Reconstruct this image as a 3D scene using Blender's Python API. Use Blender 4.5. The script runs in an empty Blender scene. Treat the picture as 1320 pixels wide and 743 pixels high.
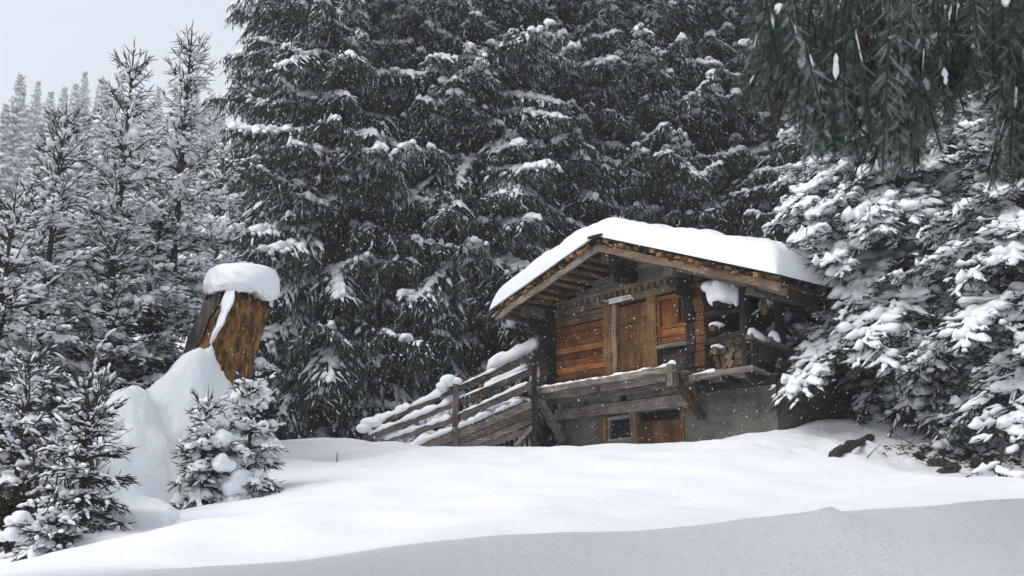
import bpy, math
import numpy as np
from mathutils import Vector, Matrix, Euler

scene = bpy.context.scene
COL = scene.collection
R_ = math.radians

# ------------------------------------------------------------------ camera maths (the place was surveyed from the photo)
FPX = 1283.0; PITCH = R_(13.0)
def ray(px, py):
    x = (px-660)/FPX; y = -(py-371.5)/FPX
    return np.array([x, math.cos(PITCH)-y*math.sin(PITCH), math.sin(PITCH)+y*math.cos(PITCH)])
def at(px, py, Y):
    d = ray(px, py); return d*(Y/d[1])
ANG = R_(-51.0)
UV = np.array([math.cos(ANG), math.sin(ANG), 0.0]); DV = np.array([-math.sin(ANG), math.cos(ANG), 0.0])
CORN = at(900, 590, 21.0)

# ------------------------------------------------------------------ generic helpers
def tag(o, label=None, cat=None, group=None, kind=None):
    if label: o['label'] = label
    if cat: o['category'] = cat
    if group: o['group'] = group
    if kind: o['kind'] = kind
    return o
def empty(name, loc=(0, 0, 0), rz=0.0, label=None, cat=None, group=None):
    o = bpy.data.objects.new(name, None); o.location = loc; o.rotation_euler = (0, 0, rz)
    o.empty_display_size = .2
    COL.objects.link(o); return tag(o, label, cat, group)
def mesh(name, V, T, mat, parent=None, smooth=False, tint=None):
    V = np.ascontiguousarray(V, dtype=np.float32).reshape(-1, 3); T = np.ascontiguousarray(T, dtype=np.int32).reshape(-1, 3)
    me = bpy.data.meshes.new(name)
    me.vertices.add(len(V)); me.vertices.foreach_set('co', V.ravel())
    me.loops.add(T.size); me.loops.foreach_set('vertex_index', T.ravel())
    me.polygons.add(len(T)); me.polygons.foreach_set('loop_start', np.arange(0, T.size, 3, dtype=np.int32))
    me.polygons.foreach_set('use_smooth', np.full(len(T), bool(smooth)))
    if tint is not None:
        c = np.zeros((len(V), 4), np.float32); c[:, :tint.shape[1]] = tint; c[:, 3] = 1
        a = me.color_attributes.new('tint', 'FLOAT_COLOR', 'POINT'); a.data.foreach_set('color', c.ravel())
    me.update(calc_edges=True)
    if mat: me.materials.append(mat)
    o = bpy.data.objects.new(name, me); COL.objects.link(o)
    if parent: o.parent = parent
    return o
class Field:                               # smooth random field: a sum of random waves
    def __init__(s, seed, scale, n=20, dim=3, spread=2.2):
        r = np.random.default_rng(seed)
        d = r.normal(size=(n, dim)); d /= np.linalg.norm(d, axis=1, keepdims=True)
        s.k = d*(2*math.pi/scale*np.exp(r.uniform(-math.log(spread), math.log(spread), n)))[:, None]
        s.p = r.uniform(0, 2*math.pi, n); s.n = n
    def __call__(s, P):
        P = np.asarray(P); out = np.zeros(P.shape[:-1])
        for i in range(s.n): out += np.sin(P@s.k[i]+s.p[i])
        return out/math.sqrt(s.n/2)
def cat(parts):                            # join (V, T, tint) triples
    V = []; T = []; C = []; o = 0
    for v, t, c in parts:
        V.append(v); T.append(t+o); C.append(c); o += len(v)
    return np.concatenate(V), np.concatenate(T), np.concatenate(C)
def norm(a): return a/np.maximum(np.linalg.norm(a, axis=-1, keepdims=True), 1e-9)

# ------------------------------------------------------------------ materials
def newmat(name):
    m = bpy.data.materials.new(name); m.use_nodes = True
    nt = m.node_tree; b = nt.nodes['Principled BSDF']
    return m, nt, b
def nd(nt, t, **kw):
    n = nt.nodes.new(t)
    for k, v in kw.items():
        if k.startswith('i_'): n.inputs[k[2:].replace('_', ' ')].default_value = v
        else: setattr(n, k, v)
    return n
def ramp(nt, stops):
    n = nt.nodes.new('ShaderNodeValToRGB'); e = n.color_ramp.elements
    while len(e) < len(stops): e.new(.5)
    for x, (p, c) in zip(e, stops): x.position = p; x.color = tuple(c)+(1,)
    return n
def snow_mat(name, col=(.85, .875, .91), bump=.3, scales=(9, 60), dist=.03):
    m, nt, b = newmat(name)
    tc = nd(nt, 'ShaderNodeTexCoord'); L = nt.links.new
    n1 = nd(nt, 'ShaderNodeTexNoise', i_Scale=scales[0], i_Detail=5.0, i_Roughness=.6)
    n2 = nd(nt, 'ShaderNodeTexNoise', i_Scale=scales[1], i_Detail=3.0)
    L(tc.outputs['Object'], n1.inputs['Vector']); L(tc.outputs['Object'], n2.inputs['Vector'])
    mx = nd(nt, 'ShaderNodeMath', operation='MULTIPLY_ADD'); mx.inputs[1].default_value = .35
    L(n2.outputs['Fac'], mx.inputs[0]); L(n1.outputs['Fac'], mx.inputs[2])
    bp = nd(nt, 'ShaderNodeBump', i_Strength=bump, i_Distance=dist)
    L(mx.outputs[0], bp.inputs['Height']); L(bp.outputs['Normal'], b.inputs['Normal'])
    b.inputs['Base Color'].default_value = tuple(col)+(1,)
    b.inputs['Roughness'].default_value = .75; b.inputs['Specular IOR Level'].default_value = .25
    return m
SNOW = snow_mat('snow', bump=.5, scales=(7, 40), dist=.04)
SNOWT = snow_mat('snow_on_branches', bump=.35, scales=(16, 60), dist=.03)
SNOWR = snow_mat('snow_on_roof', bump=.35, scales=(11, 45), dist=.035)

def ground_mat():
    m, nt, b = newmat('snow_ground'); L = nt.links.new
    tc = nd(nt, 'ShaderNodeTexCoord')
    n1 = nd(nt, 'ShaderNodeTexNoise', i_Scale=2.2, i_Detail=6.0, i_Roughness=.62)
    mp = nd(nt, 'ShaderNodeMapping'); mp.inputs['Scale'].default_value = (1.0, 1.9, 1.0)
    L(tc.outputs['Object'], mp.inputs['Vector'])
    n2 = nd(nt, 'ShaderNodeTexNoise', i_Scale=17.0, i_Detail=5.0, i_Roughness=.65)
    n3 = nd(nt, 'ShaderNodeTexNoise', i_Scale=70.0, i_Detail=3.0)
    L(tc.outputs['Object'], n1.inputs['Vector']); L(mp.outputs[0], n2.inputs['Vector']); L(tc.outputs['Object'], n3.inputs['Vector'])
    b1 = nd(nt, 'ShaderNodeBump', i_Strength=.3, i_Distance=.16); b2 = nd(nt, 'ShaderNodeBump', i_Distance=.06); b3 = nd(nt, 'ShaderNodeBump', i_Distance=.012)
    at_ = nd(nt, 'ShaderNodeAttribute', attribute_name='tint'); sp = nd(nt, 'ShaderNodeSeparateColor')
    L(at_.outputs['Color'], sp.inputs['Color'])
    rg = nd(nt, 'ShaderNodeMath', operation='MULTIPLY_ADD'); rg.inputs[1].default_value = .7; rg.inputs[2].default_value = .08
    L(sp.outputs['Red'], rg.inputs[0]); L(rg.outputs[0], b2.inputs['Strength'])
    b3.inputs['Strength'].default_value = .35
    L(n1.outputs['Fac'], b1.inputs['Height']); L(n2.outputs['Fac'], b2.inputs['Height']); L(n3.outputs['Fac'], b3.inputs['Height'])
    L(b1.outputs['Normal'], b2.inputs['Normal']); L(b2.outputs['Normal'], b3.inputs['Normal']); L(b3.outputs['Normal'], b.inputs['Normal'])
    # bare soil and needles showing through thin snow where the attribute says so (under the big spruce)
    n4 = nd(nt, 'ShaderNodeTexNoise', i_Scale=5.5, i_Detail=8.0, i_Roughness=.7)
    L(tc.outputs['Object'], n4.inputs['Vector'])
    ad = nd(nt, 'ShaderNodeMath', operation='ADD'); L(n4.outputs['Fac'], ad.inputs[0]); L(sp.outputs['Green'], ad.inputs[1])
    rp = ramp(nt, [(.88, (0, 0, 0)), (.94, (1, 1, 1))]); L(ad.outputs[0], rp.inputs['Fac'])
    mx = nd(nt, 'ShaderNodeMix', data_type='RGBA'); L(rp.outputs['Color'], mx.inputs['Factor'])
    mx.inputs['A'].default_value = (.85, .875, .91, 1); mx.inputs['B'].default_value = (.03, .022, .017, 1)
    L(mx.outputs['Result'], b.inputs['Base Color'])
    b.inputs['Roughness'].default_value = .8; b.inputs['Specular IOR Level'].default_value = .2
    return m
GROUND = ground_mat()

def needle_mat(name, dark, light, frost=(.78, .82, .86)):
    m, nt, b = newmat(name); L = nt.links.new
    a = nd(nt, 'ShaderNodeAttribute', attribute_name='tint'); sp = nd(nt, 'ShaderNodeSeparateColor'); L(a.outputs['Color'], sp.inputs['Color'])
    r = ramp(nt, [(0, dark), (.7, light), (1, (light[0]*1.8, light[1]*1.25, light[2]*.9))]); L(sp.outputs['Red'], r.inputs['Fac'])
    mx = nd(nt, 'ShaderNodeMix', data_type='RGBA'); L(sp.outputs['Green'], mx.inputs['Factor'])
    L(r.outputs['Color'], mx.inputs['A']); mx.inputs['B'].default_value = tuple(frost)+(1,)
    L(mx.outputs['Result'], b.inputs['Base Color'])
    b.inputs['Roughness'].default_value = .65; b.inputs['Specular IOR Level'].default_value = .2
    return m
NEEDLE = needle_mat('spruce_needles', (.012, .021, .016), (.038, .062, .042))
NEEDLEB = needle_mat('blue_spruce_needles', (.020, .046, .031), (.078, .135, .090))
NEEDLE_HAZED = needle_mat('haze_and_frost_needles', (.09, .11, .12), (.17, .20, .21))  # pale base: frost, plus distance haze painted into the colour
def bark_mat():
    m, nt, b = newmat('bark'); L = nt.links.new
    tc = nd(nt, 'ShaderNodeTexCoord'); mp = nd(nt, 'ShaderNodeMapping'); mp.inputs['Scale'].default_value = (9, 9, 2)
    L(tc.outputs['Object'], mp.inputs['Vector'])
    n = nd(nt, 'ShaderNodeTexNoise', i_Scale=2.0, i_Detail=6.0, i_Roughness=.7); L(mp.outputs[0], n.inputs['Vector'])
    r = ramp(nt, [(.3, (.012, .010, .009)), (.7, (.075, .055, .042))]); L(n.outputs['Fac'], r.inputs['Fac']); L(r.outputs['Color'], b.inputs['Base Color'])
    bp = nd(nt, 'ShaderNodeBump', i_Strength=.8, i_Distance=.03); L(n.outputs['Fac'], bp.inputs['Height']); L(bp.outputs['Normal'], b.inputs['Normal'])
    b.inputs['Roughness'].default_value = .9; return m
BARK = bark_mat()

def wood_mat(name, cols, grain='u', stain=.5, gs=1.0):
    """weathered timber: grain along u, d or z of the building; the tint attribute shifts each board"""
    m, nt, b = newmat(name); L = nt.links.new
    tc = nd(nt, 'ShaderNodeTexCoord'); mp = nd(nt, 'ShaderNodeMapping')
    s = {'u': (1.2, 26, 26), 'd': (26, 1.2, 26), 'z': (26, 26, 1.2)}[grain]
    mp.inputs['Scale'].default_value = tuple(x*gs for x in s); L(tc.outputs['Object'], mp.inputs['Vector'])
    a = nd(nt, 'ShaderNodeAttribute', attribute_name='tint'); sp = nd(nt, 'ShaderNodeSeparateColor'); L(a.outputs['Color'], sp.inputs['Color'])
    # shift grain per board
    ofs = nd(nt, 'ShaderNodeVectorMath', operation='ADD'); cb = nd(nt, 'ShaderNodeVectorMath', operation='SCALE'); cb.inputs['Scale'].default_value = 40.0
    L(a.outputs['Color'], cb.inputs[0]); L(mp.outputs[0], ofs.inputs[0]); L(cb.outputs[0], ofs.inputs[1])
    n1 = nd(nt, 'ShaderNodeTexNoise', i_Scale=1.0, i_Detail=7.0, i_Roughness=.68, i_Distortion=.4); L(ofs.outputs[0], n1.inputs['Vector'])
    n2 = nd(nt, 'ShaderNodeTexNoise', i_Scale=2.3, i_Detail=5.0, i_Roughness=.6); L(tc.outputs['Object'], n2.inputs['Vector'])
    m1 = nd(nt, 'ShaderNodeMath', operation='MULTIPLY_ADD'); m1.inputs[1].default_value = .62; L(sp.outputs['Red'], m1.inputs[0])
    m2 = nd(nt, 'ShaderNodeMath', operation='SUBTRACT'); m2.inputs[1].default_value = .31; L(n1.outputs['Fac'], m2.inputs[0]); L(m2.outputs[0], m1.inputs[2])
    k = len(cols); r = ramp(nt, [(.18+.64*i/(k-1), c) for i, c in enumerate(cols)]); L(m1.outputs[0], r.inputs['Fac'])
    rs = ramp(nt, [(.38, (.25, .22, .2)), (.62, (1, 1, 1))]); L(n2.outputs['Fac'], rs.inputs['Fac'])
    mx = nd(nt, 'ShaderNodeMix', data_type='RGBA', blend_type='MULTIPLY'); mx.inputs['Factor'].default_value = stain
    L(r.outputs['Color'], mx.inputs['A']); L(rs.outputs['Color'], mx.inputs['B']); L(mx.outputs['Result'], b.inputs['Base Color'])
    bp = nd(nt, 'ShaderNodeBump', i_Strength=.7, i_Distance=.015); L(n1.outputs['Fac'], bp.inputs['Height']); L(bp.outputs['Normal'], b.inputs['Normal'])
    b.inputs['Roughness'].default_value = .85; b.inputs['Specular IOR Level'].default_value = .2
    return m
GREY = [(.025, .020, .016), (.18, .152, .126), (.42, .37, .31)]
DARK = [(.010, .008, .007), (.034, .026, .021), (.085, .068, .055)]
ORANGE = [(.030, .010, .004), (.20, .070, .019), (.45, .185, .055)]
BROWN = [(.028, .013, .006), (.15, .070, .026), (.36, .195, .08)]
GOLD = [(.05, .028, .010), (.22, .125, .045), (.44, .28, .12)]
W = {}
def wood(kind, grain):
    k = kind+grain
    if k not in W:
        W[k] = wood_mat({'grey': 'grey_timber', 'dark': 'dark_timber', 'orange': 'orange_timber', 'brown': 'brown_timber', 'gold': 'golden_timber', 'mix': 'half_weathered_timber'}[kind]+'_'+grain,
                        {'grey': GREY, 'dark': DARK, 'orange': ORANGE, 'brown': BROWN, 'gold': GOLD, 'mix': [(.035, .022, .014), (.17, .115, .072), (.34, .25, .17)]}[kind], grain,
                        .6 if kind != 'grey' else .6)
    return W[k]
def plaster_mat():
    m, nt, b = newmat('rough_plaster'); L = nt.links.new
    tc = nd(nt, 'ShaderNodeTexCoord')
    n1 = nd(nt, 'ShaderNodeTexNoise', i_Scale=1.6, i_Detail=8.0, i_Roughness=.65); n2 = nd(nt, 'ShaderNodeTexNoise', i_Scale=28.0, i_Detail=5.0)
    L(tc.outputs['Object'], n1.inputs['Vector']); L(tc.outputs['Object'], n2.inputs['Vector'])
    r = ramp(nt, [(.3, (.045, .043, .036)), (.50, (.14, .133, .115)), (.75, (.22, .212, .19))]); L(n1.outputs['Fac'], r.inputs['Fac'])
    r2 = ramp(nt, [(.35, (.45, .43, .40)), (.6, (1, 1, 1))]); L(n2.outputs['Fac'], r2.inputs['Fac'])
    mx = nd(nt, 'ShaderNodeMix', data_type='RGBA', blend_type='MULTIPLY'); mx.inputs['Factor'].default_value = .8
    L(r.outputs['Color'], mx.inputs['A']); L(r2.outputs['Color'], mx.inputs['B']); L(mx.outputs['Result'], b.inputs['Base Color'])
    bp = nd(nt, 'ShaderNodeBump', i_Strength=.9, i_Distance=.05); L(n2.outputs['Fac'], bp.inputs['Height']); L(bp.outputs['Normal'], b.inputs['Normal'])
    b.inputs['Roughness'].default_value = .95; return m
PLASTER = plaster_mat()
def plain(name, col, rough=.6, noise=.25):
    m, nt, b = newmat(name); L = nt.links.new
    tc = nd(nt, 'ShaderNodeTexCoord'); n = nd(nt, 'ShaderNodeTexNoise', i_Scale=14.0, i_Detail=4.0); L(tc.outputs['Object'], n.inputs['Vector'])
    r = ramp(nt, [(.3, tuple(c*(1-noise) for c in col)), (.7, tuple(min(1, c*(1+noise)) for c in col))]); L(n.outputs['Fac'], r.inputs['Fac'])
    L(r.outputs['Color'], b.inputs['Base Color']); b.inputs['Roughness'].default_value = rough; return m

# ------------------------------------------------------------------ timber builder
rngb = np.random.default_rng(11)
class MB:
    def __init__(s): s.p = []
    def bar(s, p0, p1, w, h, up=(0, 0, 1), tint=None, seg=4, jit=.008, twist=0.0, sag=0.0):
        """a board from p0 to p1: w across, h along up; slightly uneven edges"""
        p0 = np.array(p0, float); p1 = np.array(p1, float); t = norm(p1-p0); up = np.array(up, float)
        sd = np.cross(t, up); sd = norm(sd); up2 = np.cross(sd, t)
        c = np.array([[-1, -1], [1, -1], [1, 1], [-1, 1]])*.5
        V = []
        for i in range(seg+1):
            q = i/seg; ctr = p0+(p1-p0)*q+up2*(rngb.normal()*jit*.6-sag*4*q*(1-q))+sd*rngb.normal()*jit*.6
            for a, b in c: V.append(ctr+sd*(a*w+rngb.normal()*jit*.5)+up2*(b*h+rngb.normal()*jit*.5))
        T = []
        for i in range(seg):
            o = 4*i
            for k in range(4):
                a, b = o+k, o+(k+1) % 4; T += [[a, b, b+4], [a, b+4, a+4]]
        o = 4*seg; T += [[0, 3, 2], [0, 2, 1], [o, o+1, o+2], [o, o+2, o+3]]
        t0 = rngb.random() if tint is None else min(1, max(0, tint+rngb.normal()*.12))
        # split faces for hard edges are not needed: flat shading
        s.p.append((np.array(V), np.array(T), np.tile([t0, rngb.random(), rngb.random()], (len(V), 1))))
        return s
    def box(s, a, b, tint=None, jit=.006, seg=3):
        a = np.array(a, float); b = np.array(b, float); d = b-a; ax = int(np.argmax(d))
        m = (a+b)/2; p0 = m.copy(); p1 = m.copy(); p0[ax] = a[ax]; p1[ax] = b[ax]
        up = np.zeros(3); up[2 if ax != 2 else 1] = 1
        oth = [i for i in range(3) if i != ax and up[i] == 0][0]
        return s.bar(p0, p1, d[oth], d[int(np.argmax(up))], up, tint, seg, jit)
    def tube(s, pts, r, n=8, tint=None, jit=.0):
        pts = np.array(pts, float); K = len(pts); r = np.broadcast_to(np.array(r, float), (K,))
        t = norm(np.gradient(pts, axis=0)); ref = np.array([.31, .2, .93]) if abs(t[0][2]) < .9 else np.array([1, .1, 0])
        sd = norm(np.cross(t, ref)); up = np.cross(sd, t); a = np.arange(n)*2*math.pi/n
        rr = r[:, None]*(1+rngb.normal(size=(K, n))*jit)
        V = pts[:, None]+rr[..., None]*(sd[:, None]*np.cos(a)[None, :, None]+up[:, None]*np.sin(a)[None, :, None])
        V = np.concatenate([V.reshape(-1, 3), pts[:1], pts[-1:]])
        T = []
        for i in range(K-1):
            for k in range(n):
                A, B = i*n+k, i*n+(k+1) % n; T += [[A, B, B+n], [A, B+n, A+n]]
        for k in range(n): T += [[K*n, (k+1) % n, k], [K*n+1, (K-1)*n+k, (K-1)*n+(k+1) % n]]
        t0 = rngb.random() if tint is None else tint
        s.p.append((V, np.array(T), np.tile([t0, rngb.random(), rngb.random()], (len(V), 1)))); return s
    def build(s, name, mat, parent=None, smooth=False, label=None):
        V, T, C = cat(s.p); o = mesh(name, V, T, mat, parent, smooth, C)
        if label: o['label'] = label
        return o
def snow_ridge(name, paths, parent=None, mat=None, flat=.35, seed=0, lump=.25, n=10, ends=True):
    """rounded snow lying along paths: list of (points, half_width, height)"""
    r = np.random.default_rng(seed); parts = []
    f = Field(seed+5, .35)
    for pts, w, h in paths:
        pts = np.array(pts, float); L = np.r_[0, np.cumsum(np.linalg.norm(np.diff(pts, axis=0), axis=1))]
        K = max(6, int(L[-1]/.07)); q = np.linspace(0, L[-1], K); P = np.stack([np.interp(q, L, pts[:, i]) for i in range(3)], 1)
        w_ = np.interp(q, L, np.broadcast_to(w, (len(L),))); h_ = np.interp(q, L, np.broadcast_to(h, (len(L),)))
        e = np.minimum(q, L[-1]-q); rd = np.minimum(1, e/np.maximum(.12, w_*.8)); prof = np.sqrt(1-(1-rd)**2)*.98+.02 if ends else np.ones(K)
        lm = 1+lump*f(P); w_ = w_*prof*np.clip(lm, .55, 1.5); h_ = h_*prof*np.clip(1+lump*1.3*f(P+7), .45, 1.6)
        t = norm(np.gradient(P, axis=0)); sd = norm(np.cross(t, [0, 0, 1.0])); up = np.array([0, 0, 1.0])
        a = np.arange(n)*2*math.pi/n; ca = np.cos(a); sa = np.sin(a); sa = np.where(sa > 0, sa, sa*flat)
        V = P[:, None]+sd[:, None]*(ca[None, :, None]*w_[:, None, None])+up*(sa[None, :, None]*h_[:, None, None])
        V = V.reshape(-1, 3); T = []
        i = np.arange(K-1)[:, None]; k = np.arange(n)[None]; A = i*n+k; B = i*n+(k+1) % n
        T = np.stack([np.stack([A, B, B+n], -1), np.stack([A, B+n, A+n], -1)], 2).reshape(-1, 3)
        c0 = np.array([[0, k+1, k] for k in range(1, n-1)]); c1 = np.array([[(K-1)*n, (K-1)*n+k, (K-1)*n+k+1] for k in range(1, n-1)])
        T = np.concatenate([T, c0, c1])
        parts.append((V, T, np.zeros((len(V), 3))))
    V, T, C = cat(parts)
    return mesh(name, V, T, mat or SNOW, parent, True)

# ------------------------------------------------------------------ the ground
CTRL = []
def cp(px, py, Y): CTRL.append(at(px, py, Y))
def cx(x, y, z): CTRL.append(np.array([x, y, z], float))
# bank in the foreground: crest, face, foot
for px, py in [(-80, 762), (60, 752), (200, 742), (320, 731), (489, 714), (611, 706), (714, 701), (840, 699), (906, 696), (1009, 679), (1045, 672), (1075, 662), (1098, 669), (1155, 671), (1260, 668), (1400, 664)]: cp(px, py, 6.5)
for px in (-80, 200, 420, 640, 860, 1075, 1320, 1450): 
    p = at(px, 720, 5.5); cx(p[0], 5.5, -.62+.10*(px/1320))
for x in (-6, -3, 0, 3, 6): cx(x, 4.2, -1.2); cx(x, 2.6, -1.62); cx(x, -1, -1.7); cx(x*2, -12, -1.8)
for px, py in [(-60, 750), (200, 735), (420, 721), (640, 701), (860, 692), (1010, 676), (1194, 661), (1330, 650)]: cp(px, py, 8.0)
for px, py in [(60, 714), (200, 690), (420, 672), (660, 662), (900, 655), (1100, 645), (1300, 635)]: cp(px, py, 11.0)
for px, py in [(300, 645), (420, 630), (660, 618), (900, 612), (1080, 608)]: cp(px, py, 15.0)
for px, py in [(420, 592), (520, 585), (620, 579), (720, 577), (800, 577), (870, 572), (930, 566), (990, 560), (1050, 553), (1100, 553)]: cp(px, py, 19.0)
for px, py in [(1115, 600), (1155, 609)]: cp(px, py, 15.5)
for px, py in [(1194, 614), (1273, 623), (1350, 620)]: cp(px, py, 14.2)
for px, py in [(1115, 592), (1194, 613), (1273, 620), (1350, 617)]: cp(px, py, 16.0)      # hollow under the big spruce
for px, py in [(1120, 568), (1170, 566), (1240, 562), (1320, 562), (1400, 562)]: cp(px, py, 18.6)
for px, py in [(1100, 553), (1200, 550), (1320, 550)]: cp(px, py, 22.0)
# level behind
cx(4.0, 21.2, 1.45); cx(1.0, 24.6, 1.55); cx(6, 24, 1.5); cx(0, 30, 1.7); cx(-4, 24.5, 1.72); cx(8, 32, 1.9); cx(-4, 34, 1.8); cx(12, 26, 1.6); cx(-1.2, 24.0, 1.45); cx(-2.6, 24.2, 1.5)
cp(365, 566, 22.0); cp(430, 566, 23.0); cx(15, 18, 1.2); cx(15, 8, .6)
# left edge and the drop beyond it
for px, py, Y in [(345, 585, 18.5), (330, 630, 16.0), (285, 645, 15.2), (240, 660, 14), (190, 674, 13), (100, 700, 11.5), (60, 714, 11)]: cp(px, py, Y)
cp(0, 726, 10); cp(115, 676, 13.0)
cx(-7.2, 13.2, -.75); cx(-7.5, 11.5, -.9); cx(-9.5, 14, -.9); cx(-13, 14, -1.3); cx(-9, 18, .0); cx(-13, 20, -.2); cx(-7, 19.5, .9); cx(-7, 24, 1.2); cx(-12, 28, 1.2); cx(-20, 24, .4); cx(-20, 10, -1.5); cx(20, 30, 2.0)
CTRL = np.array(CTRL)
def tps(r2): return .5*r2*np.log(r2+1e-9)
def fit(C, lam=.004):
    n = len(C); D2 = ((C[:, None, :2]-C[None, :, :2])**2).sum(-1)
    A = np.zeros((n+3, n+3)); A[:n, :n] = tps(D2)+lam*np.eye(n); A[:n, n] = 1; A[:n, n+1:] = C[:, :2]; A[n, :n] = 1; A[n+1:, :n] = C[:, :2].T
    return np.linalg.solve(A, np.r_[C[:, 2], 0, 0, 0]), C[:, :2]
def ev(ft, P):
    w, c = ft; n = len(c); out = w[n]+P@w[n+1:]
    for i in range(n): out = out+w[i]*tps(((P-c[i])**2).sum(-1))
    return out
GFIT = fit(CTRL)
def sst(a, b, x): t = np.clip((x-a)/(b-a), 0, 1); return t*t*(3-2*t)
f_big = Field(3, 26, dim=2); f_mid = Field(4, 2.6, dim=2); f_sm = Field(5, .8, dim=2); f_rough = Field(8, .55, dim=2)
def gz(x, y):
    P = np.stack(np.broadcast_arrays(np.asarray(x, float), np.asarray(y, float)), -1)
    Q = P.copy(); Q[..., 0] = np.clip(Q[..., 0], -22, 22); Q[..., 1] = np.clip(Q[..., 1], -14, 36)
    near = ev(GFIT, Q)
    r = P[..., 1]
    out = np.hypot(P[..., 0]-Q[..., 0], P[..., 1]-Q[..., 1])
    w = sst(0, 18, out)
    z = near*(1-w)+np.clip(near, -1.8, 2.2)*w
    z = z+.42*np.clip(r-62, 0, 178)*sst(60, 110, r)+sst(60, 160, r)*4*f_big(P)                  # mountain side behind
    hol = np.exp(-(((P[..., 0]-8.3)/3.2)**2+((P[..., 1]-17.5)/2.2)**2))
    z = z+.055*np.exp(-(((P[..., 0]-2.05)/.16)**2+((P[..., 1]-6.5)/.3)**2))
    z = z+(.016+.016*sst(8, 11, P[..., 1]))*f_mid(P)+.005*f_sm(P)+hol*.055*f_rough(P)
    return z
def gzf(x, y): return float(gz(x, y))

gx = np.sinh(np.linspace(-1, 1, 420)*4.4); gx = gx/gx.max()*236; gx = np.sort(np.r_[gx])
ty = np.linspace(0, 1, 420); gy = 3.0*np.sinh(ty*5.6); gy = gy/gy.max()*330; gy = np.r_[np.linspace(-16, -1, 12), gy+0.0]
gy = np.sort(np.r_[gy, np.arange(4.6, 7.4, .06), np.arange(17, 23, .11)])
XX, YY = np.meshgrid(gx, gy); ZZ = gz(XX, YY)
nx, ny = len(gx), len(gy)
def gridtris(nx, ny, wrap=False):
    i = np.arange(ny-1)[:, None]; j = np.arange(nx-1)[None]; A = i*nx+j
    return np.stack([np.stack([A, A+1, A+nx+1], -1), np.stack([A, A+nx+1, A+nx], -1)], 2).reshape(-1, 3)
gt = np.zeros((nx*ny, 3), np.float32)
gt[:, 0] = (1-sst(7.0, 8.4, YY)).ravel()
gt[:, 1] = (np.exp(-(((XX-7.9)/2.6)**2+((YY-17.6)/1.6)**2))*.46+np.exp(-(((XX+9.5)/2.2)**2+((YY-12.8)/2.0)**2))*.34).ravel()
g = mesh('snow_ground', np.stack([XX, YY, ZZ], -1), gridtris(nx, ny), GROUND, None, True, gt)
tag(g, kind='structure')

# drift lying against the stump
DC = []
def dp(px, py, Y): DC.append(at(px, py, Y))
for a in [(276, 432, 17.0), (258, 447, 16.85), (240, 458, 16.7), (264, 470, 17.75), (236, 484, 17.35), (216, 500, 17.1), (285, 470, 17.9), (190, 512, 16.6), (160, 525, 16.2), (222, 474, 16.6), (205, 496, 16.2), (178, 502, 15.6), (156, 512, 15.2), (140, 530, 14.9),
          (266, 462, 17.0), (274, 485, 17.0), (254, 500, 16.5), (276, 515, 16.9), (281, 535, 16.8), (300, 556, 16.9), (312, 556, 17.2), (302, 545, 17.1), (288, 565, 16.4), (255, 545, 16.1), (268, 600, 15.9), (215, 540, 15.9), (180, 555, 15.0), (145, 565, 14.6), (225, 590, 15.2), (190, 610, 14.7), (145, 615, 13.9), (215, 650, 14.1), (180, 664, 13.4), (140, 660, 13.2), (250, 615, 15.2)]: dp(*a)
for x, y, dz in [(-4.6, 15.6, -.12), (-4.3, 16.7, -.12), (-4.55, 17.0, -.1), (-4.9, 14.6, -.12), (-5.3, 13.4, -.1), (-5.9, 12.7, -.1), (-6.9, 12.9, -.3), (-7.4, 14.0, -.3), (-7.5, 15.6, .2), (-7.0, 17.2, .3), (-6.2, 18.0, -.1), (-5.0, 18.7, -.3), (-4.2, 18.2, -.3)]:
    DC.append(np.array([x, y, gzf(x, y)+dz]))
DFIT = fit(np.array(DC), .003)
ax = np.linspace(-8.2, -3.9, 150); ay = np.linspace(12.2, 19.0, 210); XX, YY = np.meshgrid(ax, ay)
P2 = np.stack([XX, YY], -1)
ZD = ev(DFIT, P2)+.025*Field(21, .7, dim=2)(P2)+.005*Field(22, .22, dim=2)(P2)
ZD = np.maximum(np.minimum(ZD, 4.0), gz(XX, YY)-.35)
edge = np.minimum.reduce([XX+8.2, -3.9-XX, YY-12.2, 19.0-YY]); ZD = ZD-(1-sst(0, .35, edge))*3
keep = ZD > gz(XX, YY)-.30
T = gridtris(150, 210); T = T[keep.ravel()[T].any(1)]
dr = mesh('snow_drift', np.stack([XX, YY, ZD], -1), T, SNOW, None, True); tag(dr, kind='structure')

# ------------------------------------------------------------------ spruces
def tubes(P, r, n=3, tint=(.4, 0, 0)):
    """P [N,K,3], r [N,K] -> thin tubes"""
    N, K, _ = P.shape
    if N == 0: return np.zeros((0, 3)), np.zeros((0, 3), int), np.zeros((0, 3))
    t = norm(np.gradient(P, axis=1)); sd = np.cross(t, [0, 0, 1.0]); bad = np.linalg.norm(sd, axis=-1) < .05; sd[bad] = [1, 0, 0]; sd = norm(sd); up = np.cross(sd, t)
    a = np.arange(n)*2*math.pi/n
    V = P[:, :, None]+r[..., None, None]*(sd[:, :, None]*np.cos(a)[:, None]+up[:, :, None]*np.sin(a)[:, None])
    b = (np.arange(N)*K*n)[:, None, None]; i = np.arange(K-1)[None, :, None]; k = np.arange(n)[None, None]
    A = b+i*n+k; B = b+i*n+(k+1) % n
    T = np.stack([np.stack([A, B, B+n], -1), np.stack([A, B+n, A+n], -1)], 3).reshape(-1, 3)
    return V.reshape(-1, 3), T, np.tile(np.array(tint, float), (N*K*n, 1))
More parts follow.
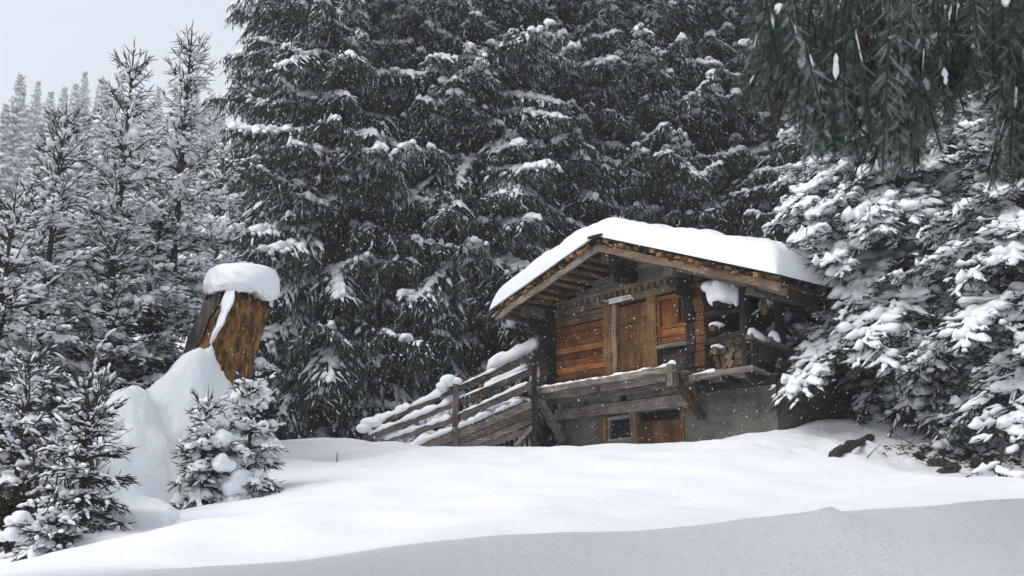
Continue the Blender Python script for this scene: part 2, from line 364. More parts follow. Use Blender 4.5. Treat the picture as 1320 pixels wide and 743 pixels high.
def snow_tubes(P, w, h, n=7, flat=.3, jit=.12, rg=None):
    """rounded pads along P [N,K,3]; half width w and height h [N,K]; gone where w is 0"""
    N, K, _ = P.shape
    if N == 0: return np.zeros((0, 3)), np.zeros((0, 3), int), np.zeros((0, 3))
    t = norm(np.gradient(P, axis=1)); sd = np.cross(t, [0, 0, 1.0]); bad = np.linalg.norm(sd, axis=-1) < .05; sd[bad] = [1, 0, 0]; sd = norm(sd)
    a = np.arange(n)*2*math.pi/n+.2; ca, sa = np.cos(a), np.sin(a); sa = np.where(sa > 0, sa, sa*flat)
    jj = 1+rg.normal(size=(N, K, n))*jit
    V = P[:, :, None]+sd[:, :, None]*((ca*jj*w[..., None])[..., None])+np.array([0, 0, 1.0])*((sa*jj*h[..., None])[..., None])
    b = (np.arange(N)*K*n)[:, None, None]; i = np.arange(K-1)[None, :, None]; k = np.arange(n)[None, None]
    A = b+i*n+k; B = b+i*n+(k+1) % n
    T = np.stack([np.stack([A, B, B+n], -1), np.stack([A, B+n, A+n], -1)], 3)          # N,K-1,n,2,3
    on = (w[:, :-1] > 1e-4) | (w[:, 1:] > 1e-4)
    T = T[on].reshape(-1, 3)
    V = V.reshape(-1, 3); used = np.zeros(len(V), bool); used[T.ravel()] = True; m = np.cumsum(used)-1
    return V[used], m[T], np.zeros((used.sum(), 3))
def twigs(B, D, l, w, tint, needles=0, nl=.022, nw=.008, rg=None, blades=2):
    """sprigs at B along D: crossing blades, and real needles round them when needles > 0"""
    N = len(B)
    if N == 0: return np.zeros((0, 3)), np.zeros((0, 3), int), np.zeros((0, 3))
    D = norm(D); ref = norm(rg.normal(size=(N, 3))); s1 = norm(np.cross(D, ref)); s2 = np.cross(D, s1)
    V = []; T = []; C = []; o = 0
    for k in range(blades):
        ang = math.pi*k/blades; sd = s1*math.cos(ang)+s2*math.sin(ang)
        m = B+D*(l*.4)[:, None]
        vv = np.stack([B, m+sd*(w*.5)[:, None], B+D*l[:, None], m-sd*(w*.5)[:, None]], 1)
        b = (np.arange(N)*4)[:, None]+o
        T.append(np.concatenate([b+[[0, 1, 2]], b+[[0, 2, 3]]])); V.append(vv.reshape(-1, 3)); C.append(np.repeat(tint, 4, 0)); o += 4*N
    if needles:
        q = (np.arange(needles)+.5)/needles
        an = np.arange(needles)*2.399
        a2 = an[None]+rg.uniform(0, 6.28, N)[:, None]
        rad = s1[:, None]*np.cos(a2)[..., None]+s2[:, None]*np.sin(a2)[..., None]
        base = B[:, None]+D[:, None]*(q[None, :, None]*l[:, None, None])
        nd_ = norm(D[:, None]*.75+rad*.8); side = np.cross(nd_, rad); side = norm(side)
        ll = nl*rg.uniform(.75, 1.25, (N, needles))[..., None]
        vv = np.stack([base-side*nw*.5, base+side*nw*.5, base+nd_*ll], 2).reshape(-1, 3)
        V.append(vv); T.append(np.arange(N*needles*3).reshape(-1, 3)+o); tn = np.repeat(tint, needles, 0); tn[:, 0] = np.clip(tn[:, 0]+rg.normal(size=len(tn))*.22, 0, 1); C.append(np.repeat(tn, 3, 0))
    return np.concatenate(V), np.concatenate(T), np.concatenate(C)

def spruce_data(seed, H, R, h0, nb, style, snow=.5, needles=0, tw=1.0, prof=.8, dens=1.0, twl=1.0, pad=.13, lean=(0, 0), az=None, hang=1.0, low=None, tipz=0, lod=True, tsnow=0.0, frost=1.0, droop=0.0, lr=(.62, 1.12)):
    """style 'old': drooping limbs with curtains of sprigs; 'young': fans held out, upright shoots"""
    rg = np.random.default_rng(seed); f1 = Field(seed+100, 1.1); f2 = Field(seed+200, .45); f3 = Field(seed+300, .20, n=14); KP, KQ = (22, 8) if lod else (12, 6)
    old = style == 'old'
    rad0 = (.016*H+.03) if old else (.0085*H+.015)
    kz = np.linspace(0, 1, 12); bend = np.stack([lean[0]*kz**1.5+.01*H*np.sin(kz*5+seed)*.3, lean[1]*kz**1.5, kz*H], 1)
    def trunk_at(z): return np.array([np.interp(z, bend[:, 2], bend[:, 0]), np.interp(z, bend[:, 2], bend[:, 1]), z])
    tr = MB(); tr.tube(bend-np.array([0, 0, .3])*(kz[:, None] == 0), rad0*(1-kz)**.8+.012, 9, .5, .08)
    AX = []; SEC = []; SECr = []; TB = []; TD = []; TL = []; TT = []; snA = []; snAw = []; snS = []; snSw = []
    KA = 12; KS = 6
    ts = np.linspace(0, 1, nb)**(.9 if old else 1.25)
    for i, t in enumerate(ts):
        z = h0+(H-h0)*min(.985, t+rg.normal()*.006); z = max(h0*.8, z)
        t = (z-h0)/(H-h0)
        if not old:                       # whorls
            step = H/(11 if H > 4 else 8); z = h0+round((z-h0)/step)*step+rg.normal()*step*.16; z = min(z, H*.95-rg.random()*step*.5); t = max(0, (z-h0)/(H-h0))
        L = R*max(.05, (1-t))**prof*(rg.uniform(.42, 1.15) if old else rg.uniform(*lr))+(.25 if old and lod else .12)
        if low is not None and t < low[0]: L *= low[1]+(1-low[1])*t/low[0]
        a = i*2.39996+rg.normal()*.35
        if az is not None and rg.random() < az[2]:
            a = az[0]+rg.uniform(-az[1], az[1])
        hd = np.array([math.cos(a), math.sin(a), 0]); sdv = np.array([-math.sin(a), math.cos(a), 0])
        s = np.linspace(0, 1, KA)
        if old: e0 = -.10+.55*t+rg.normal()*.15; dr = .42*(1-.6*t)+rg.normal()*.12; tu = .20+tipz
        else: e0 = .12+.95*t**1.1+rg.normal()*.10; dr = .34*(1-t)*(.6+.8*snow)+rg.normal()*.05; tu = .10; e0 -= droop*(1-t); dr += droop*.45
        side = rg.normal()*.10
        b0 = trunk_at(z)
        ax = b0+hd*(L*s*(1-.08*s))[:, None]+sdv*(L*side*s**2)[:, None]+np.array([0, 0, 1.0])*(L*(e0*s-dr*s**2*1.25+tu*s**4))[:, None]
        AX.append(ax)
        cover = snow*(1.0 if rg.random() < .8 else .25)*(.75+.5*(1-t))
        s3 = np.linspace(0, 1, KP); axp = np.stack([np.interp(s3, s, ax[:, c]) for c in range(3)], 1)
        nz = f1(axp)*.5+.5
        wA = pad*np.sqrt(np.clip((nz*.9+cover*.9-.9+.35*s3)*2.2, 0, 1))*(1.05-.4*s3)*np.clip(1+.42*f3(axp), .35, 1.7)*min(1, .35+L/2.0)*np.clip((s3-.18)*6, 0, 1)*np.sqrt(np.clip((1-s3)*9, 0, 1))
        wA *= np.clip((1.75 if old else 1.35)-1.5*np.abs(norm(np.gradient(axp, axis=0))[:, 2]), 0, 1); wA[wA < pad*.16] = 0
        snA.append(axp+np.array([0, 0, .02])); snAw.append(wA)
        ns = int((L*5.5+4)*dens*(1 if old or t < .55 else 1-.75*(t-.55)/.45)+1)
        ss = np.sort(rg.uniform(.16, 1.0, ns)); ss[-1] = .985
        sg = np.where(np.arange(ns) % 2 == 0, 1.0, -1.0)
        bp = np.stack([np.interp(ss, s, ax[:, c]) for c in range(3)], 1)
        tg = norm(np.gradient(ax, axis=0)); td = np.stack([np.interp(ss, s, tg[:, c]) for c in range(3)], 1)
        ang = np.radians(rg.uniform(38, 66, ns))*(1-.8*(ss > .97)); sdir = norm(td*np.cos(ang)[:, None]+sdv*(sg*np.sin(ang))[:, None]*np.array([1, 1, .2]))
        l2 = (L*.36*np.clip(1-ss, 0, 1)**.6*(.45+.55*np.minimum(1, ss/.4))+.16*min(1.3, .5+L*.3))*rg.uniform(.65, 1.15, ns)
        q = np.linspace(0, 1, KS)
        dz = -(rg.uniform(.2, 1.15, ns) if old and lod else rg.uniform(.15, .5, ns) if old else rg.uniform(.02, .26, ns)*(.5+snow)-droop*rg.uniform(.5, 1.5, ns))
        sec = bp[:, None]+sdir[:, None]*(l2[:, None]*q[None])[..., None]+np.array([0, 0, 1.0])*((l2*dz)[:, None]*q[None]**2)[..., None]
        SEC.append(sec)
        keep = rg.random(ns)
        q3 = np.linspace(0, 1, KQ); secp_ = bp[:, None]+sdir[:, None]*(l2[:, None]*q3[None])[..., None]+np.array([0, 0, 1.0])*((l2*dz)[:, None]*q3[None]**2)[..., None]
        nz2 = f2(secp_)*.5+.5
        wS = pad*.66*np.sqrt(np.clip((nz2*.8+cover*.95+.25*ss[:, None]-.87)*2.2, 0, 1))*(np.clip(.70+1.1*f3(secp_), 0, 1.9) if old else np.clip(1+.45*f3(secp_), .3, 1.7))*(keep[:, None] < .35+cover)*np.minimum(1, .4+l2/.5)[:, None]*np.sqrt(np.clip((1.0-q3)*5, 0, 1))[None]
        wS *= np.clip(1.35-1.5*np.abs(norm(np.gradient(secp_, axis=1))[..., 2]), 0, 1); wS[wS < pad*.12] = 0
        snS.append(secp_+np.array([0, 0, .015])); snSw.append(wS)
        # sprigs
        nq = np.maximum(2, (l2*15*dens*(1 if old or t < .6 else .55)+2).astype(int))
        idx = np.repeat(np.arange(ns), nq); qq = rg.uniform(.05, 1, len(idx)); qq[np.r_[0, np.cumsum(nq)[:-1]]] = 1.0
        fi = qq*(KS-1); i0 = np.minimum(fi.astype(int), KS-2); fr = (fi-i0)[:, None]
        tb = sec[idx, i0]*(1-fr)+sec[idx, i0+1]*fr
        tdir = norm(sec[idx, i0+1]-sec[idx, i0])
        rnd = rg.normal(size=(len(idx), 3))
        if old:
            hg = rg.uniform(.35, 1.25, len(idx))*hang
            d3 = tdir*.45+rnd*.40+np.array([0, 0, -1.0])*hg[:, None]
            tl = rg.uniform(.12, .30, len(idx))*twl*(1+.55*hg*(rg.random(len(idx)) < .35))
        else:
            sg3 = np.where(rg.random(len(idx)) < .5, 1.0, -1.0)[:, None]; sv = np.cross(tdir, [0, 0, 1.0])
            d3 = tdir*.85+sv*sg3*rg.uniform(.2, .9, len(idx))[:, None]+rnd*.18+np.array([0, 0, 1.0])*(rg.uniform(-.3, .3, len(idx))-droop*.8)[:, None]
            tl = rg.uniform(.08, .17, len(idx))*twl
        TB.append(tb); TD.append(d3); TL.append(tl)
        c = np.zeros((len(idx), 3)); c[:, 0] = np.clip(rg.beta(2, 3, len(idx))+.12*f1(tb), 0, 1)
        fz = rg.random(len(idx)); c[:, 1] = np.clip(np.clip((fz-.80)*6.0, 0, .95)*min(snow, .9)*1.3*np.clip(.55+.5*f2(tb*.6), 0, 1.3)+.012*snow, 0, .95)*frost
        TT.append(c)
        # along the axis
        na = int(L*12*dens*(1 if old or t < .6 else .6))+(4 if old or t < .6 else 2); qa = rg.uniform(.12, 1, na); qa[:2] = 1
        tb = np.stack([np.interp(qa, s, ax[:, c]) for c in range(3)], 1); tdv = np.stack([np.interp(qa, s, tg[:, c]) for c in range(3)], 1)
        d3 = tdv*.7+rg.normal(size=(na, 3))*.35+np.array([0, 0, -1.0 if old else -.15])*rg.uniform(.1, 1.0, na)[:, None]; d3[:2] = tdv[:2]
        TB.append(tb); TD.append(d3); TL.append(rg.uniform(.1, .24, na)*twl)
        c = np.zeros((na, 3)); c[:, 0] = rg.beta(2, 3, na); c[:, 1] = .03*snow; TT.append(c)
    if not old:                            # the leader and its candelabra of bare shoots
        top = trunk_at(H)
        for k in range(2):
            zz = H-(.15+.40*k)
            b = trunk_at(zz)[None].repeat(4, 0); an = rg.uniform(0, 6.28)+np.arange(4)*1.57
            d = np.stack([np.cos(an)*.75, np.sin(an)*.75, np.full(4, .8-.15*k)], 1)
            TB.append(b); TD.append(d); TL.append(rg.uniform(.2, .34, 4)*(1+.18*k)); c = np.zeros((4, 3)); c[:, 0] = .2; TT.append(c)
        TB.append(top[None]); TD.append(np.array([[0.02, 0, 1.0]])); TL.append(np.array([.3])); TT.append(np.array([[.2, 0, 0]]))
    AX = np.stack(AX); nA = len(AX); s = np.linspace(0, 1, KA)
    LL = np.linalg.norm(AX[:, -1]-AX[:, 0], axis=1)
    secs = np.concatenate(SEC)
    limb = cat([tubes(AX, (.010+.012*LL)[:, None]*(1-s)[None]**.7+.004, 4), tubes(secs, np.full(secs.shape[:2], .006)*np.linspace(1.2, .5, KS)[None], 3)])
    TB = np.concatenate(TB); TD = np.concatenate(TD); TL = np.concatenate(TL); TT = np.concatenate(TT)
    wid = (.027+.013*rg.random(len(TB)))*tw if old else (.036+.016*rg.random(len(TB)))*tw
    cr = twigs(TB, TD, TL, wid, TT, needles, .026*twl, .010*max(1, tw*.8), rg, 2)
    wA = np.stack(snAw); wS = np.concatenate(snSw); extra = []
    if tsnow > 0:
        Dn = norm(TD); pick = (rg.random(len(TB)) < tsnow*np.clip(.7+.6*f2(TB*.5), .1, 1.4)) & (np.abs(Dn[:, 2]) < .75)
        b_, d_, l_ = TB[pick], Dn[pick], TL[pick]; q4 = np.array([.12, .35, .65, .95])
        P4 = b_[:, None]+d_[:, None]*(l_[:, None]*q4[None])[..., None]+np.array([0, 0, .012])
        w4 = np.array([.55, 1, .9, .25])[None]*(.016+.020*rg.random(len(b_)))[:, None]*np.sqrt(twl)
        extra.append(snow_tubes(P4, w4, w4*1.0, 6, .5, .12, rg))
    hA = wA*.85; hS = wS*.9
    sn = cat([snow_tubes(np.stack(snA), wA, hA, 9, .35, .10, rg), snow_tubes(np.concatenate(snS), wS, hS, 7, .35, .12, rg)]+extra)
    return dict(trunk=cat(tr.p), limb=limb, crown=cr, snow=sn)
def grow(d, loc, rz, label, group=None, mat=None, name='spruce_tree', catg='tree', smat=None, sc=1.0):
    t = empty(name, loc, rz, label, catg, group); t.scale = (sc, sc, sc)
    mesh('trunk', d['trunk'][0], d['trunk'][1], BARK, t, True)
    l = mesh('branches', d['limb'][0], d['limb'][1], BARK, t, True)
    mesh('crown', *d['crown'][:2], mat or NEEDLE, t, False, d['crown'][2])
    if len(d['snow'][0]): mesh('snow_cover', *d['snow'][:2], smat or SNOWT, t, True)
    return t
def copy_thing(o, loc, rz, sc=1.0, label=None):
    c = o.copy(); COL.objects.link(c); c.location = loc; c.rotation_euler = (0, 0, rz); c.scale = (sc, sc, sc)
    if label: c['label'] = label
    for ch in list(o.children):
        k = ch.copy(); COL.objects.link(k); k.parent = c
    return c
def base(x, y, dz=-.15): return (x, y, gzf(x, y)+dz)
#@TREES
# old spruces behind the chalet: three kinds grown, then set out
OG = 'old spruces in a wall behind the chalet'
dA = spruce_data(1, 25, 4.5, .7, 300, 'old', 1.08, tw=.95, dens=2.1, pad=.185, hang=1.2, twl=.74, prof=.62, tsnow=.34)
dB = spruce_data(2, 27, 4.2, .45, 320, 'old', 1.0, tw=.95, dens=2.0, pad=.175, hang=1.35, twl=.76, prof=.6, tsnow=.32)
dC = spruce_data(3, 24, 4.7, 1.0, 275, 'old', .92, tw=1.0, dens=1.95, pad=.16, hang=1.35, twl=.76, prof=.6, tsnow=.28)
tA = grow(dA, base(-1.0, 29.3), 0.4, 'tall old spruce with heavy white pads above the ramp, left of the chalet roof', OG)
tB = grow(dB, base(-5.3, 28.0), 1.1, 'old spruce with hanging curtain twigs, right beside the sky and behind the snow-capped stump', OG)
tC = grow(dC, base(4.6, 32.0), 2.0, 'dark sparse old spruce with visible brown trunk directly above the chalet roof ridge', OG)
copy_thing(tB, base(-7.6, 33.5), 3.9, 1.0, 'old spruce farthest left in the forest wall, its edge against the pale sky')
copy_thing(tB, base(-2.9, 33.0), 2.6, 1.02, 'old spruce set back between the stump spruce and the heavy-snow spruce over the ramp')
copy_thing(tC, base(-2.9, 29.8), 4.6, .96, 'dark old spruce squeezed between the stump spruce and the heavy-snow spruce')
copy_thing(tB, base(1.9, 32.0), 5.6, .98, 'old spruce peering over the left slope of the chalet roof')
copy_thing(tC, base(2.2, 36.0), .7, 1.05, 'dim old spruce deeper in the forest, seen between the heavy-snow spruce and the roof peak')
copy_thing(tA, base(7.8, 33.6), 3.3, .98, 'old spruce behind the right slope of the chalet roof')
copy_thing(tC, base(10.6, 30.5), 5.1, 1.0, 'dark old spruce behind the right-hand roof corner of the chalet')
copy_thing(tB, base(6.6, 40.0), 1.9, 1.05, 'old spruce deepest in the forest behind the chalet roof')
copy_thing(tC, base(14.0, 32.0), 3.0, 1.05, 'dark old spruce behind the big snow-laden spruce on the right')
copy_thing(tC, base(18.0, 29.0), 1.2, 1.0, 'dark old spruce at the far right edge of the forest wall')
copy_thing(tA, base(-6.0, 40.0), .9, 1.0, 'old spruce deepest in the forest wall above the stump')
copy_thing(tA, base(2.5, 43.0), 4.0, 1.05, 'faint old spruce seen through the gap left of the roof peak')
copy_thing(tC, base(12.0, 41.0), 4.4, 1.05, 'dim old spruce far back above the right eave')

# young spruces on the left
YG = 'young spruces crowded on the left'
def tipH(px, py, x, y): return at(px, py, y)[2]-gzf(x, y)
def young(seed, px, py, Y, R, nb, snow, label, pad=.12, lean=(0, 0), h0=.25, needles=11, prof=.9, mat=None, tw=.42, dens=1.0, group=YG, twl=1.0, name='spruce_tree', basez=None):
    p = at(px, py, Y); H = p[2]-(gzf(p[0], Y) if basez is None else basez)
    d = spruce_data(seed, H, R, h0, nb, 'young', snow, needles=needles, tw=tw, prof=prof, dens=dens, twl=twl, pad=pad, lean=lean, tsnow=.30, frost=.10)
    return grow(d, (p[0], Y, p[2]-H-.1), seed*1.3, label, group, mat or NEEDLE, name)
young(31, 85, 136, 16.5, 1.55, 150, .95, 'young spruce with thin bare leader, leftmost of the three tall young spruces', .14, twl=1.4)
young(32, 172, 58, 18.0, 1.7, 165, .95, 'young spruce with forked candelabra tip, middle of the three tall young spruces', .145, twl=1.4)
young(33, 248, 34, 20.0, 1.7, 165, .95, 'young spruce with tallest leader, next to the old spruces on the left', .15, twl=1.45)
young(34, 20, 240, 15.0, 1.45, 110, .7, 'young spruce cut by the left picture edge, below the thin-leader spruce', .14, twl=1.35)
young(35, 290, 170, 24.0, 1.9, 100, 1.0, 'pale snow-loaded young spruce standing directly above and behind the stump', .18, twl=1.3)
young(36, 40, 448, 13.4, .95, 60, .8, 'small rounded snow-loaded spruce at the left edge halfway down', .12)
young(37, 150, 300, 17.0, 1.25, 95, .72, 'snow-loaded young spruce in front of the forked-tip spruce', .14, twl=1.2)
young(38, 210, 250, 18.6, 1.4, 100, .7, 'young spruce just left of the stump with its crown half hidden by taller spruces', .14, twl=1.2)
young(39, 118, 498, 12.2, .60, 48, .6, 'little open spruce sapling in front of the drift at lower left', .07, needles=10, group=None, name='spruce_sapling', prof=.8)
sap = [None, None]
sap[0] = young(40, 268, 512, 15.0, .50, 44, 1.1, 'small snow-buried spruce left of its twin at the foot of the stump', .15, h0=.1, group='snow-buried little spruces at the stump', name='spruce_sapling', basez=at(262, 660, 15.0)[2])
sap[1] = young(41, 327, 484, 15.4, .58, 52, 1.1, 'taller snow-buried spruce just right of its twin, against the stump foot', .16, h0=.1, group='snow-buried little spruces at the stump', name='spruce_sapling', basez=at(320, 640, 15.4)[2])
sap42 = young(42, 70, 652, 11.4, .36, 30, 1.2, 'knee-high spruce almost buried in snow at the lower left snow edge', .14, h0=.05, group=None, name='spruce_sapling')

def load(t, lst, seed):
    O_ = np.array(t.location); ps = [(at(px, py, Y)-O_, (r*1.05, r, r*.85)) for px, py, Y, r in lst]
    ps += [(c+np.array([.5*r[0], -.1, -.35*r[2]]), (r[0]*.6, r[1]*.6, r[2]*.7)) for c, r in ps]; ps += [(c+np.array([-.6*r[0], .05, -.4*r[2]]), (r[0]*.55, r[1]*.6, r[2]*.6)) for c, r in ps[:len(lst)]]
    V, T, C = cat([blobv(c, r, seed+i) for i, (c, r) in enumerate(ps)]); o = mesh('snow_load', V, T, SNOWT, t, True)
def blobv(c, r, seed, n=16, bump=.10):
    f = Field(seed, .3); th = np.linspace(0, math.pi, n); ph = np.linspace(0, 2*math.pi, 2*n); TH, PH = np.meshgrid(th, ph)
    N_ = np.stack([np.sin(TH)*np.cos(PH), np.sin(TH)*np.sin(PH), np.cos(TH)], -1)
    V = np.array(c)+N_*np.array(r)*(1+bump*f(N_*np.array(r)+np.array(c)))[..., None]
    return V.reshape(-1, 3), gridtris(n, 2*n), np.zeros((V.size//3, 3))
load(sap[0], [(267, 540, 14.85, .13), (252, 566, 14.75, .17), (244, 620, 14.5, .23), (232, 596, 14.7, .15), (285, 585, 14.8, .10)], 500)
load(sap[1], [(324, 581, 15.05, .22), (337, 511, 15.3, .19), (313, 505, 15.25, .13), (345, 546, 15.2, .15), (318, 618, 15.0, .14), (343, 620, 15.1, .16), (298, 545, 15.2, .11)], 540)
load(sap42, [(88, 668, 11.2, .10), (78, 688, 11.1, .10)], 580)
# big snow-laden spruce on the right, and its neighbour
dR = spruce_data(51, 16, 4.5, 1.5, 400, 'young', .80, needles=11, tw=.48, prof=.62, dens=1.2, twl=1.3, pad=.185, droop=.26, low=(.08, .5), lr=(.66, .95), az=(R_(208), R_(62), .5), tsnow=.10, frost=.12)
x, y = at(1222, 560, 19.8)[:2]
grow(dR, base(x, y), -0.2, 'big spruce with heavy snow fans hanging over the right end of the chalet', None, NEEDLE)
bigR = [o for o in COL.objects if o.get('label', '').startswith('big spruce with heavy')][0]
copy_thing(bigR, base(10.2, 25.0), 2.2, .95, 'shadowed spruce standing close behind the big snow-laden spruce')
copy_thing(bigR, base(13.4, 22.5), 4.1, .85, 'shadowed spruce behind the bank at the right picture edge')
dR2 = spruce_data(52, 9, 2.6, 2.3, 120, 'young', .70, needles=11, tw=.48, prof=.7, dens=1.1, twl=1.4, pad=.16, droop=.26, tsnow=.10, frost=.12)
x, y = at(1360, 580, 16.0)[:2]
grow(dR2, base(x, y), .8, 'smaller dark spruce cut by the right picture edge above the bare bank', None, NEEDLE)

# far forest in the falling snow
FG = 'hazy spruces on the far mountain side'
FL = 'distant spruce on the mountain side fading into falling snow, beyond the young spruces'
rgf = np.random.default_rng(77)
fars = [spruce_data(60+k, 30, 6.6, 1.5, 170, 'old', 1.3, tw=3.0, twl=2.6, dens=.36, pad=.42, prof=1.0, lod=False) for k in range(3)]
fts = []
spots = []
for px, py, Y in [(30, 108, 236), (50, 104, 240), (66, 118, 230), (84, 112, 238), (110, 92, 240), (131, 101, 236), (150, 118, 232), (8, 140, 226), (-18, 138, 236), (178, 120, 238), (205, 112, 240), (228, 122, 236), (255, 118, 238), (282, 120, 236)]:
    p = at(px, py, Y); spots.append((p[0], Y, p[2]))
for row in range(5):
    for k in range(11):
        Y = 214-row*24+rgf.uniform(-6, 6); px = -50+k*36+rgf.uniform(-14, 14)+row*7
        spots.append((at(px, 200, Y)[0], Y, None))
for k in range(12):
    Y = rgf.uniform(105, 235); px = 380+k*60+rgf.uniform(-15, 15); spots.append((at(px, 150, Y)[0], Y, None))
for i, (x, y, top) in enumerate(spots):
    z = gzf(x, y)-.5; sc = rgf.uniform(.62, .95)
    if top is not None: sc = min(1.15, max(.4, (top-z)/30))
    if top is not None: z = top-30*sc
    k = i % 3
    if len(fts) <= k: fts.append(grow(fars[k], (x, y, z), rgf.uniform(0, 6), FL, FG, NEEDLE_HAZED, sc=sc))
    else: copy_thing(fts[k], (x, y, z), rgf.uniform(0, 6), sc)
#@END
#@CHALET
ZB = 1.4
ch = empty('chalet', (CORN[0], CORN[1], ZB), ANG, 'old timber chalet on a rough plaster base, thick snow on its roof', 'chalet')
def B3(a, b): return ((a[0], a[1], a[2]-ZB), (b[0], b[1], b[2]-ZB))
class CB(MB):                              # chalet boards: u along the front, d inward, z height above the camera's eye level
    def bx(s, u0, u1, d0, d1, z0, z1, **k): return s.box((u0, d0, z0-ZB), (u1, d1, z1-ZB), **k)
    def br(s, a, b, w, h, up=(0, 0, 1), **k): return s.bar((a[0], a[1], a[2]-ZB), (b[0], b[1], b[2]-ZB), w, h, up, **k)
rc = np.random.default_rng(5)
# plaster base with its openings
def solid(parts, name, mat, parent):
    m = CB()
    for p in parts: m.bx(*p, jit=.004, seg=6)
    return m.build(name, mat, parent)
fw = solid([(-4.31, -2.92, 0, .4, .6, 2.34), (-.36, 2.03, 0, .4, .6, 2.56), (-2.92, -1.72, 0, .4, .6, 1.72), (-4.31, -3.9, .4, 3.9, .6, 2.34), (1.63, 2.03, .4, 4.0, .6, 2.56), (-3.9, 1.63, 3.5, 3.9, .6, 2.34)], 'plaster_wall', PLASTER, ch)
m = CB(); m.bx(-3.9, 1.63, .55, .6, .6, 2.5); m.build('interior_partition', wood('dark', 'u'), ch)
# stable window
w = CB()
for a in [(-2.90, -2.70, -.02, .22, 1.70, 2.30), (-1.90, -1.72, -.05, .24, 1.40, 2.31)]: w = CB(); w.bx(*a, tint=.55); w.build('window_post', wood('gold' if a[0] < -2.5 else 'mix', 'z'), ch)
w = CB()
for a in [(-2.69, -2.62, .03, .12, 1.76, 2.20), (-1.97, -1.91, .03, .12, 1.76, 2.20), (-2.69, -1.91, .02, .12, 2.20, 2.28), (-2.69, -1.91, .02, .14, 1.70, 1.76)]: w.bx(*a, tint=.8)
win = w.build('window', wood('grey', 'u'), ch)
GL, nt, b = newmat('dark_glass'); b.inputs['Base Color'].default_value = (.006, .007, .008, 1); b.inputs['Roughness'].default_value = .5; b.inputs['Specular IOR Level'].default_value = .1
m = CB(); m.bx(-2.62, -1.97, .09, .10, 1.76, 2.20, jit=0, seg=1); m.build('pane', GL, win)
# stable door
m = CB()
for i in range(4): m.bx(-1.68+i*.32, -1.68+i*.32+.312, .12, .17, 1.2, 2.10-.02*i*.5, tint=.3+.2*(i % 2))
m.build('stable_door', wood('brown', 'z'), ch)
m = CB(); m.bx(-.44, -.34, -.03, .2, 1.2, 2.30, tint=.6); m.build('stable_door_post', wood('brown', 'z'), ch)
m = CB(); m.bx(-1.72, -1.68, -.02, .2, 1.2, 2.3, tint=.4); m.build('stable_door_post', wood('brown', 'z'), ch)
m = CB(); m.bx(-1.68, -.44, .25, .3, 1.2, 2.32, tint=.1); m.build('stable_door_lining', wood('dark', 'u'), ch)
# beams above the base
m = CB(); m.bx(-4.35, .02, -.14, .3, 2.31, 2.56, tint=.72, jit=.012, seg=8); m.build('sill_beam', wood('grey', 'u'), ch)
m = CB()
m.bx(-4.3, -2.2, -.05, .02, 2.565, 2.75, tint=.65); m.bx(-1.98, .05, -.06, .02, 2.565, 2.72, tint=.62); m.bx(-4.3, -2.2, -.07, .0, 2.755, 2.89, tint=.5); m.bx(-1.98, .05, -.08, .0, 2.73, 2.89, tint=.7)
m.build('beam_cladding', wood('grey', 'u'), ch)
# balcony
db = CB()
for k in range(5):
    d0 = -.92+k*.185
    db.br((-4.28+rc.normal()*.02, d0+.09, 2.925-.02*(k == 0)), (.33 if k else .30, d0+.09, 2.925+rc.normal()*.006), .178, .045, tint=.62+.1*rc.normal(), seg=10, jit=.012, sag=.02)
deck = db.build('balcony_floor', wood('grey', 'u'), ch)
m = CB(); m.br((-4.34, -.955, 2.93), (.30, -.955, 2.985), .06, .13, tint=.8, seg=12, jit=.013, sag=.015); m.build('edge_beam', wood('grey', 'u'), ch)
for d_, z_, h_, tn in [(-.72, 2.83, .13, .7), (-.50, 2.80, .15, .6), (-.28, 2.78, .15, .75)]:
    m = CB(); m.br((-4.2+rc.normal()*.05, d_, z_-.03), (.28, d_, z_+.03), .13, h_, tint=tn, seg=12, jit=.016, sag=.012); m.build('bearer', wood('grey', 'u'), ch)
m = CB(); m.br((.24, -.98, 2.62), (.25, -.98, 3.06), .16, .17, up=(0, 1, 0), tint=.45); m.build('end_post', wood('grey', 'z'), ch)
for u in (-4.1, -2.12, -.05):
    m = CB(); m.br((u, -.92, 2.82), (u, .02, 2.80), .12, .15, tint=.35, jit=.012); m.build('joist', wood('grey', 'd'), ch)
for (a, b_, tn) in [((-4.12, -.86, 2.84), (-4.12, -.10, 1.80), .85), ((.22, -.86, 2.82), (.22, -.08, 2.02), .4)]:
    m = CB(); m.br(a, b_, .15, .14, tint=tn, jit=.01); m.build('strut', wood('grey' if tn > .5 else 'gold', 'z'), ch)
snow_ridge('balcony_snow', [([(-4.34, -.955, 2.99-ZB), (-2, -.955, 3.0-ZB), (.28, -.955, 3.045-ZB)], .05, .04), ([(.14, -.98, 3.06-ZB), (.36, -.98, 3.06-ZB)], .08, .06)], ch, seed=3)
# lower side deck
m = CB()
for k in range(3): m.br((.40, -.52+.17*k, 2.80-.03*k), (2.0, -.52+.17*k, 2.82-.03*k), .16, .05, tint=.65, seg=6, jit=.012)
m.br((.38, -.60, 2.79), (2.0, -.60, 2.82), .05, .12, tint=.7, seg=6, jit=.012)
m.build('side_deck', wood('grey', 'u'), ch)
m = CB(); m.bx(.1, 2.1, -.10, .25, 2.57, 2.72, tint=.3, jit=.012); m.build('side_beam', wood('dark', 'u'), ch)
for u in (.55, 1.25, 1.85):
    m = CB(); m.br((u, -.58, 2.72), (u, 0, 2.68), .11, .12, tint=.3); m.build('joist', wood('dark', 'd'), ch)
snow_ridge('side_deck_snow', [([(.42, -.60, 2.85-ZB), (1.1, -.60, 2.86-ZB)], .06, .05)], ch, seed=4)
